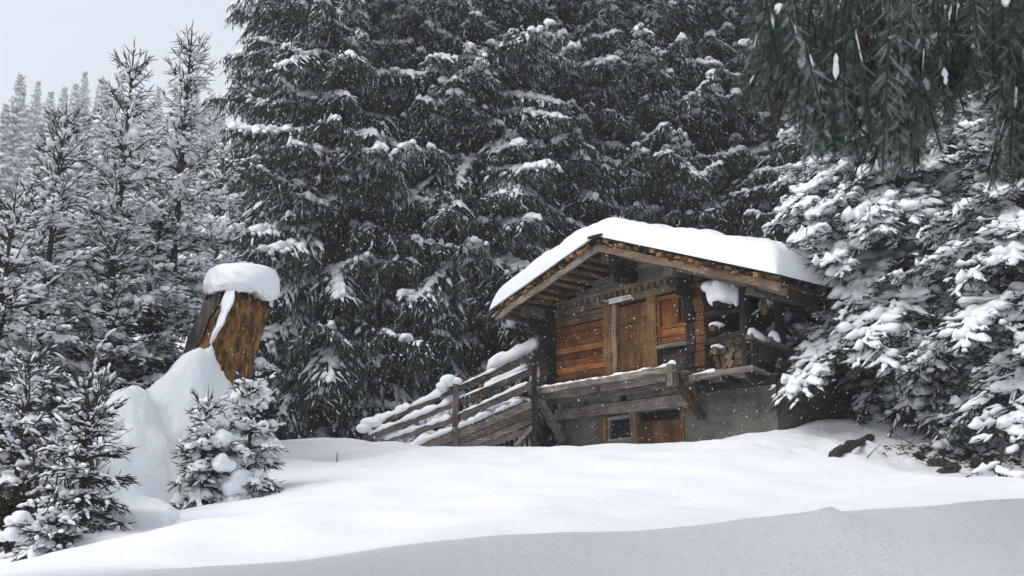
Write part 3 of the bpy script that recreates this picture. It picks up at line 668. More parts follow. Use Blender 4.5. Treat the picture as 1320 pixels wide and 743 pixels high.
# log block
def logwall(u0, u1, d, z0, z1, h, kind, tints, name, th=.14):
    m = CB(); z = z0; i = 0
    while z < z1-.03:
        hh = min(h*rc.uniform(.9, 1.1), z1-z)
        tn = tints(z) if callable(tints) else tints
        m.bx(u0, u1, d+rc.uniform(-.012, .012), d+th, z+.006, z+hh-.006, tint=tn, jit=.007, seg=5); z += hh; i += 1
    return m.build(name, wood(kind, 'u'), ch)
logwall(-4.42, -2.68, 0, 2.95, 4.60, .165, 'orange', lambda z: rc.choice([.28, .42, .55, .68])-.12*(z > 4.2), 'log_wall')
logwall(-4.42, -2.68, 0, 4.605, 4.86, .15, 'mix', .55, 'log_wall')
logwall(-.97, .0, 0, 3.72, 4.08, .165, 'orange', .68, 'log_wall')
logwall(-.97, .0, .06, 2.95, 3.60, .17, 'dark', .75, 'log_wall')
m = CB(); m.bx(-4.4, .05, .16, .22, 2.9, 5.3, tint=.1); m.build('wall_lining', wood('dark', 'u'), ch)
m = CB(); m.bx(-1.02, .02, -.10, .05, 3.62, 3.70, tint=.75); m.build('ledge', wood('grey', 'u'), ch)
# door between its posts
def posts(name, kind, lst):
    for a in lst:
        m = CB(); m.bx(*a[:6], tint=a[6], jit=.008, seg=5); m.build(name, wood(kind, 'z'), ch)
posts('door_post', 'gold', [(-2.67, -2.43, -.07, .12, 2.95, 4.86, .5), (-1.27, -1.0, -.07, .12, 2.95, 4.86, .45)])
posts('door_post', 'mix', [(-2.425, -2.27, -.05, .12, 2.95, 4.86, .85)])
m = CB()
for i, t in enumerate((.5, .62, .45, .55)): m.bx(-2.255+.245*i, -2.255+.245*i+.238, .04, .085, 2.97, 4.79, tint=t)
dr_ = m.build('door', wood('brown', 'z'), ch)
m = CB(); m.bx(-2.25, -1.29, .018, .045, 4.36, 4.47, tint=.4); m.build('door_batten', wood('brown', 'u'), dr_); m = CB(); m.bx(-2.25, -1.29, .018, .045, 3.18, 3.30, tint=.3); m.build('door_batten', wood('brown', 'u'), dr_)
m = CB(); m.tube([(-2.18, .02, 3.95-ZB), (-2.18, -.03, 3.95-ZB), (-2.18, -.03, 3.83-ZB), (-2.18, .02, 3.83-ZB)], .012, 6, .2); m.build('handle', plain('black_iron', (.015, .014, .013), .5), dr_)
# hatch panel
m = CB()
for i in range(5): m.bx(-.93+.17*i, -.93+.17*i+.163, .03, .07, 4.10, 4.70, tint=.6)
hatch = m.build('hatch', wood('orange', 'z'), ch)
m = CB(); m.bx(-.97, -.02, -.03, .06, 4.70, 4.80, tint=.8); m.bx(-.97, -.02, -.02, .06, 4.065, 4.13, tint=.55); m.build('hatch_rail', wood('orange', 'u'), hatch)
m = CB(); m.bx(-.99, -.91, -.035, .06, 3.72, 4.80, tint=.62); m.bx(-.09, -.0, -.035, .06, 3.72, 4.80, tint=.7); m.build('hatch_stile', wood('orange', 'z'), hatch)
m = CB(); m.bx(-.40, -.14, .012, .03, 4.20, 4.66, jit=0, seg=1); m.build('hatch_pane', GL, hatch)
m = CB()
for a in [(-.43, -.375, -.01, .035, 4.17, 4.69), (-.165, -.11, -.01, .035, 4.17, 4.69), (-.285, -.245, -.005, .032, 4.2, 4.66)]: m.bx(*a, tint=.25)
m.bx(-.375, -.165, -.006, .03, 4.40, 4.44, tint=.25); m.build('hatch_grille', wood('orange', 'z'), hatch)
# lintel, toothed strip and gable
m = CB(); m.bx(-4.42, .02, -.06, .14, 4.87, 5.03, tint=.55, jit=.01, seg=8); m.build('lintel_beam', wood('mix', 'u'), ch)
m = CB(); m.bx(-4.42, .02, -.09, .12, 5.15, 5.24, tint=.62, jit=.01, seg=8)
for k in range(22):
    u = -4.3+k*.198; m.bx(u, u+.11, -.08, .1, 5.035, 5.149, tint=.75, seg=1)
m.build('toothed_strip', wood('mix', 'u'), ch)
RU, RZ = -1.66, 6.02                        # ridge line (upper face of the roof boards)
UL, ZL, UR, ZR = -5.46, 4.96, 3.08, 4.24    # left and right eaves
sl, sr = (RZ-ZL)/(RU-UL), (RZ-ZR)/(UR-RU)
def rz(u): return RZ-sl*(RU-u) if u < RU else RZ-sr*(u-RU)
m = CB(); z = 5.245
while z < 5.9:
    h = .165; ul = max(-4.42, RU-(RZ-.12-(z+h*.6))/sl); ur = min(.3, RU+(RZ-.12-(z+h*.6))/sr)
    if ur-ul > .1: m.bx(ul, ur, .0+rc.uniform(-.012, .012), .13, z+.005, z+h-.005, tint=.55, jit=.008, seg=6)
    z += h
m.build('gable', wood('grey', 'u'), ch)
# corner posts of stacked log ends
for (u0, u1, tn, kd, n) in [(-4.74, -4.44, .45, 'dark', 1), (.03, .30, .35, 'dark', 1), (.31, .56, .5, 'brown', 1)]:
    m = CB(); z = 2.72
    while z < 5.02:
        h = .165; m.bx(u0+rc.uniform(-.02, .02), u1+rc.uniform(-.02, .02), -.30+rc.uniform(-.03, .03), .12, z+.006, z+h-.006, tint=tn, seg=1, jit=.01); z += h
    m.build('corner_log_ends', wood(kd, 'd'), ch)
# side and back walls of the block
m = CB(); z = 2.9
while z < 5.0:
    m.bx(.12, .28, .12, 3.7, z+.006, z+.16, tint=.45, seg=8); m.bx(-4.62, -4.46, .12, 3.7, z+.006, z+.16, tint=.4, seg=8); z += .165
m.build('side_log_wall', wood('dark', 'd'), ch)
m = CB(); m.bx(-4.6, .2, 3.65, 3.78, 2.6, 5.3, tint=.4); m.build('rear_wall', wood('dark', 'u'), ch)
m = CB(); m.bx(-4.5, 2.0, .05, 3.7, 2.56, 2.62, tint=.3, seg=5); m.build('upper_floor', wood('dark', 'd'), ch)
# purlins with their stepped brackets
def purlin(u, z, w, h, d0=-.92):
    m = CB(); m.bx(u-w/2, u+w/2, d0, 4.1, z-h, z, tint=.4, seg=8, jit=.012); return m.build('purlin', wood('grey', 'd'), ch)
purlin(RU-.02, RZ-.14, .26, .30); purlin(-4.58, rz(-4.58)-.13, .24, .26); purlin(.16, rz(.16)-.13, .24, .26); purlin(2.25, rz(2.25)-.13, .20, .22)
for u, zt, n in [(RU-.02, RZ-.45, 2), (-4.58, rz(-4.58)-.40, 3), (.16, rz(.16)-.40, 3)]:
    m = CB()
    for k in range(n): m.bx(u-.12, u+.12, -.74+.19*k, .1, zt-.17*(k+1)+.005, zt-.17*k, tint=.3, seg=2, jit=.014)
    m.build('bracket', wood('dark', 'd'), ch)
# roof: boards, laths under them, shingle ends, barge boards
roof = empty('roof', (0, 0, 0)); roof.parent = ch
for (ua, ub, s_) in [(UL, RU, 1), (RU, UR, -1)]:
    m = CB(); n = int(abs(ub-ua)/.2)
    for k in range(n):
        a = ua+(ub-ua)*k/n; b_ = ua+(ub-ua)*(k+1)/n-.012
        m.br(((a+b_)/2, -1.0, rz((a+b_)/2)), ((a+b_)/2, 4.25, rz((a+b_)/2)), b_-a+.0, .03, up=(-(rz(b_)-rz(a)), 0, b_-a), seg=6, jit=.006, tint=.35)
    m.build('roof_boards', wood('dark', 'd'), roof)
    m = CB(); n = int(abs(ub-ua)/.30)
    for k in range(n):
        a = ua+(ub-ua)*(k+.3)/n; w_ = .13*rc.uniform(.8, 1.2)
        m.br((a, -.93, rz(a)-.055), (a, .05, rz(a)-.055), w_, .06, up=(-(rz(a+.1)-rz(a)), 0, .1), seg=2, jit=.014, tint=.62)
    m.build('laths', wood('brown', 'd'), roof)
    m = CB(); n = int(abs(ub-ua)/.17)
    for k in range(n):
        a = ua+(ub-ua)*(k+.5)/n; t_ = rc.normal()*.10
        z_ = rz(a)+.05+rc.normal()*.018; w_ = .16*rc.uniform(.55, 1.1); sl_ = (rz(a+.1)-rz(a))/.1
        m.br((a-w_/2, -1.05+rc.normal()*.03, z_-w_/2*(sl_+t_)), (a+w_/2, -1.05+rc.normal()*.03, z_+w_/2*(sl_+t_)), .34, .085*rc.uniform(.7, 1.2), seg=1, jit=.014, tint=rc.choice([.1, .45, .75, .95]))
    m.build('shingle_ends', wood('brown', 'u'), roof)
    m = CB(); m.br((ua-.03*s_, -1.02, rz(ua)+.125), (ub, -1.02, rz(ub)+.125), .4, .03, seg=10, jit=.012, tint=.45); m.build('shingle_course', wood('dark', 'u'), roof)
    m = CB(); m.br((ua+.04*s_, -1.12, rz(ua+.04*s_)-.085), (ub, -1.12, rz(ub)-.085), .05, .16, seg=10, jit=.012, tint=.85 if s_ > 0 else .6); m.build('barge_board', wood('grey' if s_ > 0 else 'mix', 'u'), roof)
    if s_ < 0: 
        m = CB(); m.br((ua+.3, -.78, rz(ua+.3)-.16), (ub-.12, -.78, rz(ub-.12)-.16), .08, .14, seg=8, jit=.012, tint=.45); m.build('rafter', wood('grey', 'u'), roof)
m = CB(); m.br((RU-.2, -1.08, RZ+.13), (RU+.25, -1.08, RZ+.12), .46, .05, seg=2, tint=.4); m.build('ridge_board', wood('dark', 'u'), roof)
# snow on the roof
nu, ndp = 170, 110
ue = UL-.06; uf = UR+.05; d0, d1 = -1.26, 4.35
def clus(n): t = np.linspace(0, 1, n); return .5-.5*np.cos(math.pi*t)*np.abs(np.cos(math.pi*t))**.35 if False else (t*.35+.65*(.5-.5*np.cos(math.pi*t)))
tu = clus(nu); td_ = clus(ndp)
TU, TD_ = np.meshgrid(tu, td_); UU = ue+(uf-ue)*TU; DD = d0+(d1-d0)*TD_
rsm = np.where(UU < RU, RZ-sl*(RU-UU), RZ-sr*(UU-RU))
soft = RZ-(sl+sr)/2*(np.sqrt((UU-RU)**2+.35)-math.sqrt(.35)*.55)-(sr-sl)/2*(UU-RU)
thick = .55+.05*Field(70, 2.2, dim=2)(np.stack([UU, DD], -1))+.016*Field(71, .6, dim=2)(np.stack([UU, DD], -1))
def edgef(x, r): q = np.clip(x/r, 0, 1); return np.sqrt(np.clip(1-(1-q)**2.4, 0, 1))
ef = edgef(UU-ue, .33)*edgef(uf-UU, .45)*edgef(DD-d0, .30)*edgef(d1-DD, .3)
lo = rsm+.15; top = lo+np.maximum(.0, (np.minimum(soft, rsm+.02)+.15+thick-lo))*ef
V1 = np.stack([UU, DD, top-ZB], -1).reshape(-1, 3); V2 = np.stack([UU, DD, lo-ZB-.005], -1).reshape(-1, 3)
# bulge the front face a little
T1 = gridtris(nu, ndp); T2 = T1[:, ::-1]+nu*ndp
mesh('roof_snow', np.concatenate([V1, V2]), np.concatenate([T1, T2]), SNOWR, roof, True)
# side gallery: posts, braces, rails
def gpost(name, kind, gr, a, b_, w, h, tn, up=(0, 0, 1)):
    m = CB(); m.br(a, b_, w, h, up, tint=tn, jit=.01); return m.build(name, wood(kind, gr), ch)
gpost('gallery_post', 'dark', 'z', (1.62, -.36, 2.75), (1.66, -.36, 4.62), .13, .13, .5, (0, 1, 0))
gpost('gallery_post', 'dark', 'z', (1.95, .35, 2.6), (1.98, .35, 4.60), .15, .15, .35, (0, 1, 0))
gpost('gallery_post', 'dark', 'z', (1.98, 3.2, 2.6), (1.98, 3.2, 4.4), .15, .15, .35, (0, 1, 0))
gpost('gallery_board', 'gold', 'z', (1.62, .33, 4.04), (1.62, .33, 4.60), .12, .04, .75, (0, 1, 0))
gpost('gallery_rail', 'dark', 'u', (.5, -.25, 3.55), (1.7, -.33, 3.60), .06, .10, .6)
gpost('gallery_rail', 'dark', 'u', (.5, -.25, 4.15), (1.7, -.33, 4.05), .06, .10, .5)
# covered stair on the side: sloping stringers, rail and roof brace
gpost('stair_brace', 'grey', 'd', (1.75, -.05, 4.62), (1.75, 2.2, 4.02), .09, .17, .55)
gpost('stair_brace', 'dark', 'd', (1.98, -.2, 4.42), (1.98, 2.2, 3.85), .08, .14, .6)
sr1 = gpost('stair_rail', 'grey', 'd', (1.78, -.42, 3.50), (1.78, 1.75, 2.98), .14, .11, .5)
sr2 = gpost('stair_rail', 'grey', 'd', (2.04, -.15, 3.42), (2.04, 1.9, 2.92), .12, .11, .4)
gpost('stair_panel', 'dark', 'd', (1.86, -.2, 3.20), (1.86, 1.7, 2.78), .05, .34, .6)
m = CB(); m.br((1.90, .35, 3.20), (1.90, 1.0, 3.05), .03, .22, tint=.8); m.build('stair_board', wood('orange', 'd'), ch)
gpost('stair_stringer', 'dark', 'd', (2.06, .1, 2.98), (2.06, 2.1, 2.45), .08, .22, .7)
gpost('stair_tread', 'grey', 'd', (2.2, .3, 2.62), (2.2, 1.6, 2.40), .30, .05, .5)
snow_ridge('stair_rail_snow', [([(1.78, -.46, 3.55-ZB), (1.78, -.1, 3.47-ZB), (1.78, .2, 3.40-ZB)], [.12, .11, .06], [.15, .12, .06]), ([(2.04, -.12, 3.48-ZB), (2.04, .2, 3.4-ZB)], .09, .12)], ch, seed=8)
# log end sticking out under the eave with its ball of snow
gpost('projecting_log', 'dark', 'd', (1.22, -.70, 4.20), (1.22, .3, 4.23), .16, .12, .4)
def blob(name, parts, parent, seed, mat=SNOW, n=28, bump=.06):
    ps = []; f = Field(seed, .5)
    for c, r in parts:
        th = np.linspace(0, math.pi, n); ph = np.linspace(0, 2*math.pi, 2*n); TH, PH = np.meshgrid(th, ph)
        N_ = np.stack([np.sin(TH)*np.cos(PH), np.sin(TH)*np.sin(PH), np.cos(TH)], -1)
        V = np.array(c)+N_*np.array(r)*(1+bump*f(N_*np.array(r)+np.array(c)))[..., None]
        ps.append((V.reshape(-1, 3), gridtris(n, 2*n), np.zeros((V.size//3, 3))))
    V, T, C = cat(ps); return mesh(name, V, T, mat, parent, True)
blob('snow_ball', [((1.27, -.46, 4.50-ZB), (.31, .33, .29)), ((.99, -.55, 4.62-ZB), (.17, .22, .14)), ((1.12, -.48, 4.42-ZB), (.24, .26, .24)), ((1.47, -.36, 4.26-ZB), (.05, .06, .12))], ch, 9)
# plate over the door
WHITE = plain('white_enamel', (.78, .78, .74), .4, .06); INK = plain('black_ink', (.02, .02, .02), .6, .1)
m = CB(); m.bx(-2.45, -2.0, -.085, -.062, 4.885, 5.005, jit=0, seg=1); pl = m.build('name_plate', WHITE, ch)
m = CB()
for k in range(3): m.bx(-2.40, -2.05-.06*k, -.0885, -.0855, 4.97-.03*k, 4.976-.03*k, jit=0, seg=1)
m.build('lettering', plain('faded_ink', (.35, .35, .36), .6, .1), pl)
m = CB(); m.bx(-1.985, -1.73, -.082, -.062, 4.90, 4.995, jit=0, seg=1); pl2 = m.build('number_plate', WHITE, ch)
m = CB()
for k, (a, c0, c1) in enumerate([(0, 4.925, 4.97), (.05, 4.925, 4.935), (.05, 4.96, 4.97), (.09, 4.925, 4.97), (.14, 4.935, 4.96), (.18, 4.94, 4.95)]): m.bx(-1.965+a, -1.965+a+.035, -.0855, -.0825, c0, c1, jit=0, seg=1)
m.build('lettering', INK, pl2)
# firewood in the gallery: each log a thing, in chalet axes
def wpt(u, d, z): p = CORN+UV*u+DV*d; return np.array([p[0], p[1], z])
FW = 'split firewood stacked in the side gallery'
fl = ['split log in the gallery woodpile with a white cap of snow', 'dark split log inside the gallery woodpile beside the orange hatch']
protos = []
rw = np.random.default_rng(15)
ENDW = wood('mix', 'd')
for k in range(3):
    ang = np.arange(9)*2*math.pi/9; n = 9; r_ = .075*rw.uniform(.85, 1.15, 9)*(1+.25*(np.arange(9) % 3 == 0))
    V = np.concatenate([np.stack([r_*np.cos(ang), np.full(9, d_), r_*np.sin(ang)], 1) for d_ in (-.25, .25)]+[np.array([[0, -.25, 0], [0, .25, 0]])])
    T = []
    for j in range(n): a, b_ = j, (j+1) % n; T += [[a, a+n, b_+n], [a, b_+n, b_], [2*n, a, b_], [2*n+1, b_+n, a+n]]
    protos.append((V, np.array(T)))
slots = []
for row in range(6):
    for c in range(6):
        slots.append((.72+c*.155+(row % 2)*.06, .10+rw.uniform(-.05, .06), 2.92+row*.142))
pm = [None]*3
for i, (u, d_, z) in enumerate(slots):
    k = i % 3; p = wpt(u, d_, z); top = i >= 30 and i % 2 == 0
    if pm[k] is None:
        o = mesh('firewood_log', protos[k][0], protos[k][1], ENDW, None, False, np.tile([.2+.25*k, .3*k, .5], (len(protos[k][0]), 1))); pm[k] = o
    else: o = pm[k].copy(); COL.objects.link(o)
    o.location = p; o.rotation_euler = (0, rw.uniform(0, 6.28), ANG+rw.normal()*.04)
    tag(o, fl[1], 'firewood', FW)
for i, (u, d_, z) in enumerate([(.78, -.08, 3.83), (.80, -.10, 3.36)]):
    o = pm[i].copy(); COL.objects.link(o); o.location = wpt(u, d_, z-.02); o.rotation_euler = (0, 1.0, ANG+.05)
    tag(o, ['snow-capped log lying on top of the gallery woodpile', 'snow-capped log jutting from the middle of the gallery woodpile'][i], 'firewood', FW)
    c_ = blob('snow_cap', [((0, -.12, .09), (.13, .13, .055)), ((.10, -.08, .07), (.08, .10, .04))], o, 40+i, n=14); c_.rotation_euler = (0, -1.0, 0)
#@RAMP
rp = empty('ramp', at(587, 575, 23.8), 0, 'snowy wooden ramp with three-rail timber fence climbing to the chalet door from the left', 'ramp')
RB = np.array(rp.location)
def RP(px, py, Y): return at(px, py, Y)-RB
UPV = np.array([0, 0, 1.0]); back = np.array([.25, 1.35, .10])       # across the ramp, away from the camera
def rail(a, b_, nm='rail', w=.07, h=.15, kind='grey', t=.35, snow=None, seed=0, lmp=.25):
    m = MB(); m.bar(a, b_, w, h, tint=t, seg=10, jit=.012); o = m.build(nm, wood(kind, 'u'), rp)
    if snow:
        q0, q1, sw, sh = snow
        A = a+(b_-a)*q0+UPV*(h*.5); B_ = a+(b_-a)*q1+UPV*(h*.5)
        snow_ridge('rail_snow', [([A+(B_-A)*k/6 for k in range(7)], sw, sh)], o, seed=seed, lump=lmp)
    return o
RL = [((476, 551), (588, 503), (684, 461), .13), ((470, 566), (588, 520), (684, 479), .14), ((492, 571), (588, 540), (684, 497), .14)]
YL, YM, YR = 24.5, 23.75, 23.35
for k, (a, b_, c, h) in enumerate(RL):
    A = RP(a[0], a[1], YL); Bm = RP(b_[0], b_[1], YM); C_ = RP(c[0], c[1], YR)
    rail(A, Bm, h=h, snow=(0.02, .95, .075, [.11, .095, .10][k]), lmp=.4, seed=50+k, t=.3)
    rail(Bm, C_, h=h+.02, snow=(.02, [.55, .98, .98][k], .06, [.05, .05, .05][k]), seed=60+k, t=.3)
# far-side rails
for k, (b_, c) in enumerate([((584, 500), (706, 444)), ((600, 520), (708, 462)), ((612, 540), (708, 484))]):
    A = RP(b_[0], b_[1], 25.0); C_ = RP(c[0], c[1], 24.7)
    rail(A, C_, h=.13, kind='brown', t=.55, lmp=.08, snow=[(.35, .93, .16, .26), (.2, .75, .14, .20), (.15, .6, .12, .14)][k], seed=70+k)
for k, (px, p0, p1, Y, w) in enumerate([(587, 495, 582, 23.7, .13), (689, 452, 580, 23.3, .12), (474, 545, 566, 24.45, .10)]):
    m = MB(); m.bar(RP(px, p1, Y), RP(px, p0, Y), w, w, up=(0, 1, 0), tint=.35, jit=.01); po = m.build('post', wood('grey' if k != 1 else 'dark', 'z'), rp)
    if k == 0: blob('snow_cap', [(RP(578, 491, 23.72), (.21, .18, .15)), (RP(588, 492, 23.72), (.15, .14, .10)), (RP(570, 498, 23.72), (.14, .14, .11))], po, 81, n=18)
    if k == 2: blob('snow_cap', [(RP(480, 545, 24.45), (.30, .2, .13)), (RP(470, 552, 24.45), (.2, .2, .13)), (RP(492, 540, 24.45), (.18, .16, .12))], po, 82, n=18)
# deck boards, side beams, snow on the deck
dA0, dA1, dA2 = RP(522, 583, 24.0), RP(588, 556, 23.75), RP(686, 516, 23.4)
m = MB()
n = 26
for k in range(n):
    q = (k+.5)/n; p = dA0+(dA2-dA0)*q
    m.bar(p-UPV*.02, p+back-UPV*.02, .155, .05, tint=.5, seg=2)
m.build('deck', wood('grey', 'd'), rp)
for k, (off, h, t) in enumerate([(.06, .17, .62), (.25, .15, .5), (.42, .15, .45), (.60, .14, .35)]):
    q0 = [0, .22, .40, .52][k]
    a = dA0+(dA2-dA0)*q0-UPV*(off+.03)+np.array([0, .02*k, 0]); b_ = dA2-UPV*(off+.03)+np.array([.12, .02*k, .03])
    m = MB(); m.bar(a, b_, .10, h, tint=t, seg=10, jit=.014); m.build('side_beam', wood('grey', 'u'), rp)
snow_ridge('deck_snow', [([dA0+np.array([0, .35, .05]), dA1+np.array([0, .35, .04]), dA2+np.array([-.1, .35, .02])], [.42, .45, .42], [.20, .17, .13]),
                         ([dA0+np.array([0, .95, .03]), dA1+np.array([0, .95, .04]), dA2+np.array([-.1, .95, .02])], .5, [.3, .3, .26]),
                         ([dA0+np.array([-.45, .3, -.1]), dA0+np.array([.5, .25, .1])], .35, .18)], rp, seed=90, lump=.15)
for k in range(9):
    px = 634+k*6.5; m = MB(); p = RP(px, 578, 23.9); m.bar(p, p+UPV*(.42+.03*k), .05, .03, up=(0, 1, 0), tint=.3, seg=2); m.build('paling', wood('dark', 'z'), rp)
m = MB(); m.bar(RP(664, 575, 23.6), RP(690, 548, 23.35), .09, .09, tint=.5); m.build('brace', wood('grey', 'u'), rp)
#@STUMP
sb = at(246, 545, 17.6); st_top = at(306, 386, 17.65)
st = empty('tree_stump', tuple(sb+np.array([0, 0, -.4])), 0, 'broken leaning tree stump with orange rotten wood and a thick cap of snow', 'stump')
O = np.array(st.location)
n, K = 72, 60
an = np.arange(n)*2*math.pi/n; q = np.linspace(0, 1, K)
ctr = (sb+np.array([0, 0, -.4]))[None]*(1-q)[:, None]+st_top[None]*q[:, None]-O
ctr[:, 0] += .05*np.sin(q*3)
AN, Q = np.meshgrid(an, q)
fr = Field(91, 1.0, n=16, dim=3); fr2 = Field(92, .33, n=20, dim=3)
cyl = np.stack([np.cos(AN)*1.1, np.sin(AN)*1.1, Q*.9], -1); cyl2 = np.stack([np.cos(AN)*.9, np.sin(AN)*.9, Q*.55], -1)
rad = (.56+.10*(1-Q)**2-.03*Q)*(1+.07*fr(cyl)+.055*fr2(cyl2)+.02*Field(93, .12, n=20, dim=3)(np.stack([np.cos(AN)*.6, np.sin(AN)*.6, Q*.8], -1)))
split = np.clip((np.cos(AN-R_(238))-.86)/.14, 0, 1); rad *= 1-.22*split
topj = .10*fr2(cyl*2)*(Q > .97)
SV = np.stack([ctr[:, None, 0]+rad*np.cos(AN), ctr[:, None, 1]+rad*np.sin(AN)*.9, ctr[:, None, 2]+topj], -1)
i = np.arange(K-1)[:, None]; k = np.arange(n)[None]; A = i*n+k; B_ = i*n+(k+1) % n
ST = np.stack([np.stack([A, B_, B_+n], -1), np.stack([A, B_+n, A+n], -1)], 2)
barkside = ((AN[:-1]+math.pi/n+.12*fr2(cyl2)[:-1]) % (2*math.pi) < R_(242)) & ((AN[:-1] % (2*math.pi)) > R_(95))
def rot_mat():
    m, nt, b = newmat('rotten_wood'); L = nt.links.new
    tc = nd(nt, 'ShaderNodeTexCoord'); mp = nd(nt, 'ShaderNodeMapping'); mp.inputs['Scale'].default_value = (7, 7, 2.2); mp.inputs['Rotation'].default_value = (0, .25, 0)
    L(tc.outputs['Object'], mp.inputs['Vector'])
    n1 = nd(nt, 'ShaderNodeTexNoise', i_Scale=1.3, i_Detail=9.0, i_Roughness=.72, i_Distortion=.6); L(mp.outputs[0], n1.inputs['Vector'])
    n2 = nd(nt, 'ShaderNodeTexNoise', i_Scale=2.2, i_Detail=4.0); L(tc.outputs['Object'], n2.inputs['Vector'])
    r = ramp(nt, [(.36, (.014, .008, .004)), (.46, (.13, .058, .016)), (.58, (.46, .23, .055)), (.72, (.62, .40, .15))]); L(n1.outputs['Fac'], r.inputs['Fac'])
    r2 = ramp(nt, [(.32, (.40, .33, .27)), (.55, (1, 1, 1))]); L(n2.outputs['Fac'], r2.inputs['Fac'])
    mx = nd(nt, 'ShaderNodeMix', data_type='RGBA', blend_type='MULTIPLY'); mx.inputs['Factor'].default_value = .8
    L(r.outputs['Color'], mx.inputs['A']); L(r2.outputs['Color'], mx.inputs['B']); L(mx.outputs['Result'], b.inputs['Base Color'])
    bp = nd(nt, 'ShaderNodeBump', i_Strength=1.0, i_Distance=.12); L(n1.outputs['Fac'], bp.inputs['Height']); L(bp.outputs['Normal'], b.inputs['Normal'])
    b.inputs['Roughness'].default_value = .9; return m
cap = np.array([[(K-1)*n, (K-1)*n+j, (K-1)*n+j+1] for j in range(1, n-1)])
mesh('wood', SV.reshape(-1, 3), np.concatenate([ST[~barkside].reshape(-1, 3), cap]), rot_mat(), st, True)
SB = SV.copy(); dirv = np.stack([np.cos(AN), np.sin(AN), 0*AN], -1); SB = SB+dirv*.035
GB = wood_mat('grey_bark', [(.012, .011, .010), (.075, .066, .058), (.20, .18, .165)], 'z', .5, .35)
mesh('bark', SB.reshape(-1, 3), ST[barkside].reshape(-1, 3), GB, st, True, np.tile([.5, .2, .3], (n*K, 1)))
# snow cap: a puck with rounded shoulders
tc_ = at(310, 374, 17.65)-O
th = np.linspace(0, 1, 40); ph = np.arange(80)*2*math.pi/80; TH, PH = np.meshgrid(th, ph, indexing='ij')
prof_r = np.interp(th, [0, .15, .3, .42, .55, .72, .88, 1], [0, .28, .48, .58, .62, .615, .56, .30]); prof_z = np.interp(th, [0, .15, .3, .42, .55, .72, .88, 1], [.43, .425, .40, .34, .20, -.02, -.14, -.10])
fc = Field(95, .9); fc2 = Field(96, .3)
base_ = np.stack([np.cos(PH)*prof_r[:, None], np.sin(PH)*prof_r[:, None], np.broadcast_to(prof_z[:, None], PH.shape)], -1)
rr = 1+.05*fc(base_)+.010*fc2(base_)+.10*np.exp(-((PH-R_(350)+math.pi) % (2*math.pi)-math.pi)**2/.3)
low_ = (prof_z[:, None] < .1)*(.02*fc2(base_*1.3)-.10*np.exp(-((((PH-R_(345)+math.pi) % (2*math.pi))-math.pi)**2)/.15))
CV = base_*np.stack([rr, rr, np.ones_like(rr)], -1)+np.stack([0*PH, 0*PH, low_], -1)+tc_
i = np.arange(39)[:, None]; k = np.arange(80)[None]; A = i*80+k; B_ = i*80+(k+1) % 80
mesh('snow_cap', CV.reshape(-1, 3), np.stack([np.stack([A, A+80, B_+80], -1), np.stack([A, B_+80, B_], -1)], 2).reshape(-1, 3), SNOW, st, True)
# snow running down the groove of the stump on to the drift
snow_ridge('groove_snow', [([at(298, 372, 17.12)-O, at(291, 398, 17.02)-O, at(282, 422, 16.95)-O, at(270, 442, 16.9)-O], [.11, .12, .17, .30], [.10, .11, .14, .20])], st, seed=97, flat=.9, lump=.12)

#@NEAR
# spruce beside the photographer: its low boughs hang into the picture at top right
rn = np.random.default_rng(123)
copy_thing(tB, base(-5.4, 3.0), 1.0, .66, 'unseen old spruce added left of the camera to shade the foreground bank')  # this spruce and the next are unseen, added to shade the foreground bank
copy_thing(tA, base(-3.2, -2.6), 2.0, .66, 'second unseen old spruce, added behind the camera to shade the foreground bank')
nt_ = empty('spruce_tree', base(4.9, 5.4), 0, 'near spruce whose hanging boughs with cones fill the upper right corner', 'tree')
NO = np.array(nt_.location)
dN = spruce_data(55, 17, 3.6, 6.3, 90, 'old', .5, tw=1.0, dens=.9, pad=.12)
mesh('trunk', dN['trunk'][0], dN['trunk'][1], BARK, nt_, True); mesh('crown', *dN['crown'][:2], NEEDLE, nt_, False, dN['crown'][2])
mesh('snow_cover', *dN['snow'][:2], SNOWT, nt_, True)
env_x = [975, 992, 1012, 1040, 1065, 1090, 1112, 1140, 1160, 1180, 1205, 1235, 1262, 1290, 1305, 1330, 1360]
env_y = [70, 128, 118, 165, 185, 200, 172, 190, 222, 200, 150, 118, 92, 118, 205, 245, 200]
ax_paths = []; TB = []; TD = []; TL = []; TT = []; secp = []; snP = []; snW = []
trunkp = lambda z: np.array([4.9, 5.4, z])
limbs = [(1000, -30, 5.6), (1050, -70, 5.1), (1120, -50, 5.9), (1180, -90, 5.2), (1010, 5, 6.2), (1100, 8, 6.6), (1200, -20, 6.0), (1270, -40, 5.5)]
for (px, py, Y) in limbs:
    tip = at(px, py, Y); s = np.linspace(0, 1, 12)[:, None]; b0 = trunkp(tip[2]+.5)
    ax_paths.append(b0*(1-s)+tip*s+np.array([0, 0, 1.0])*(.35*s*(1-s)*1.2))
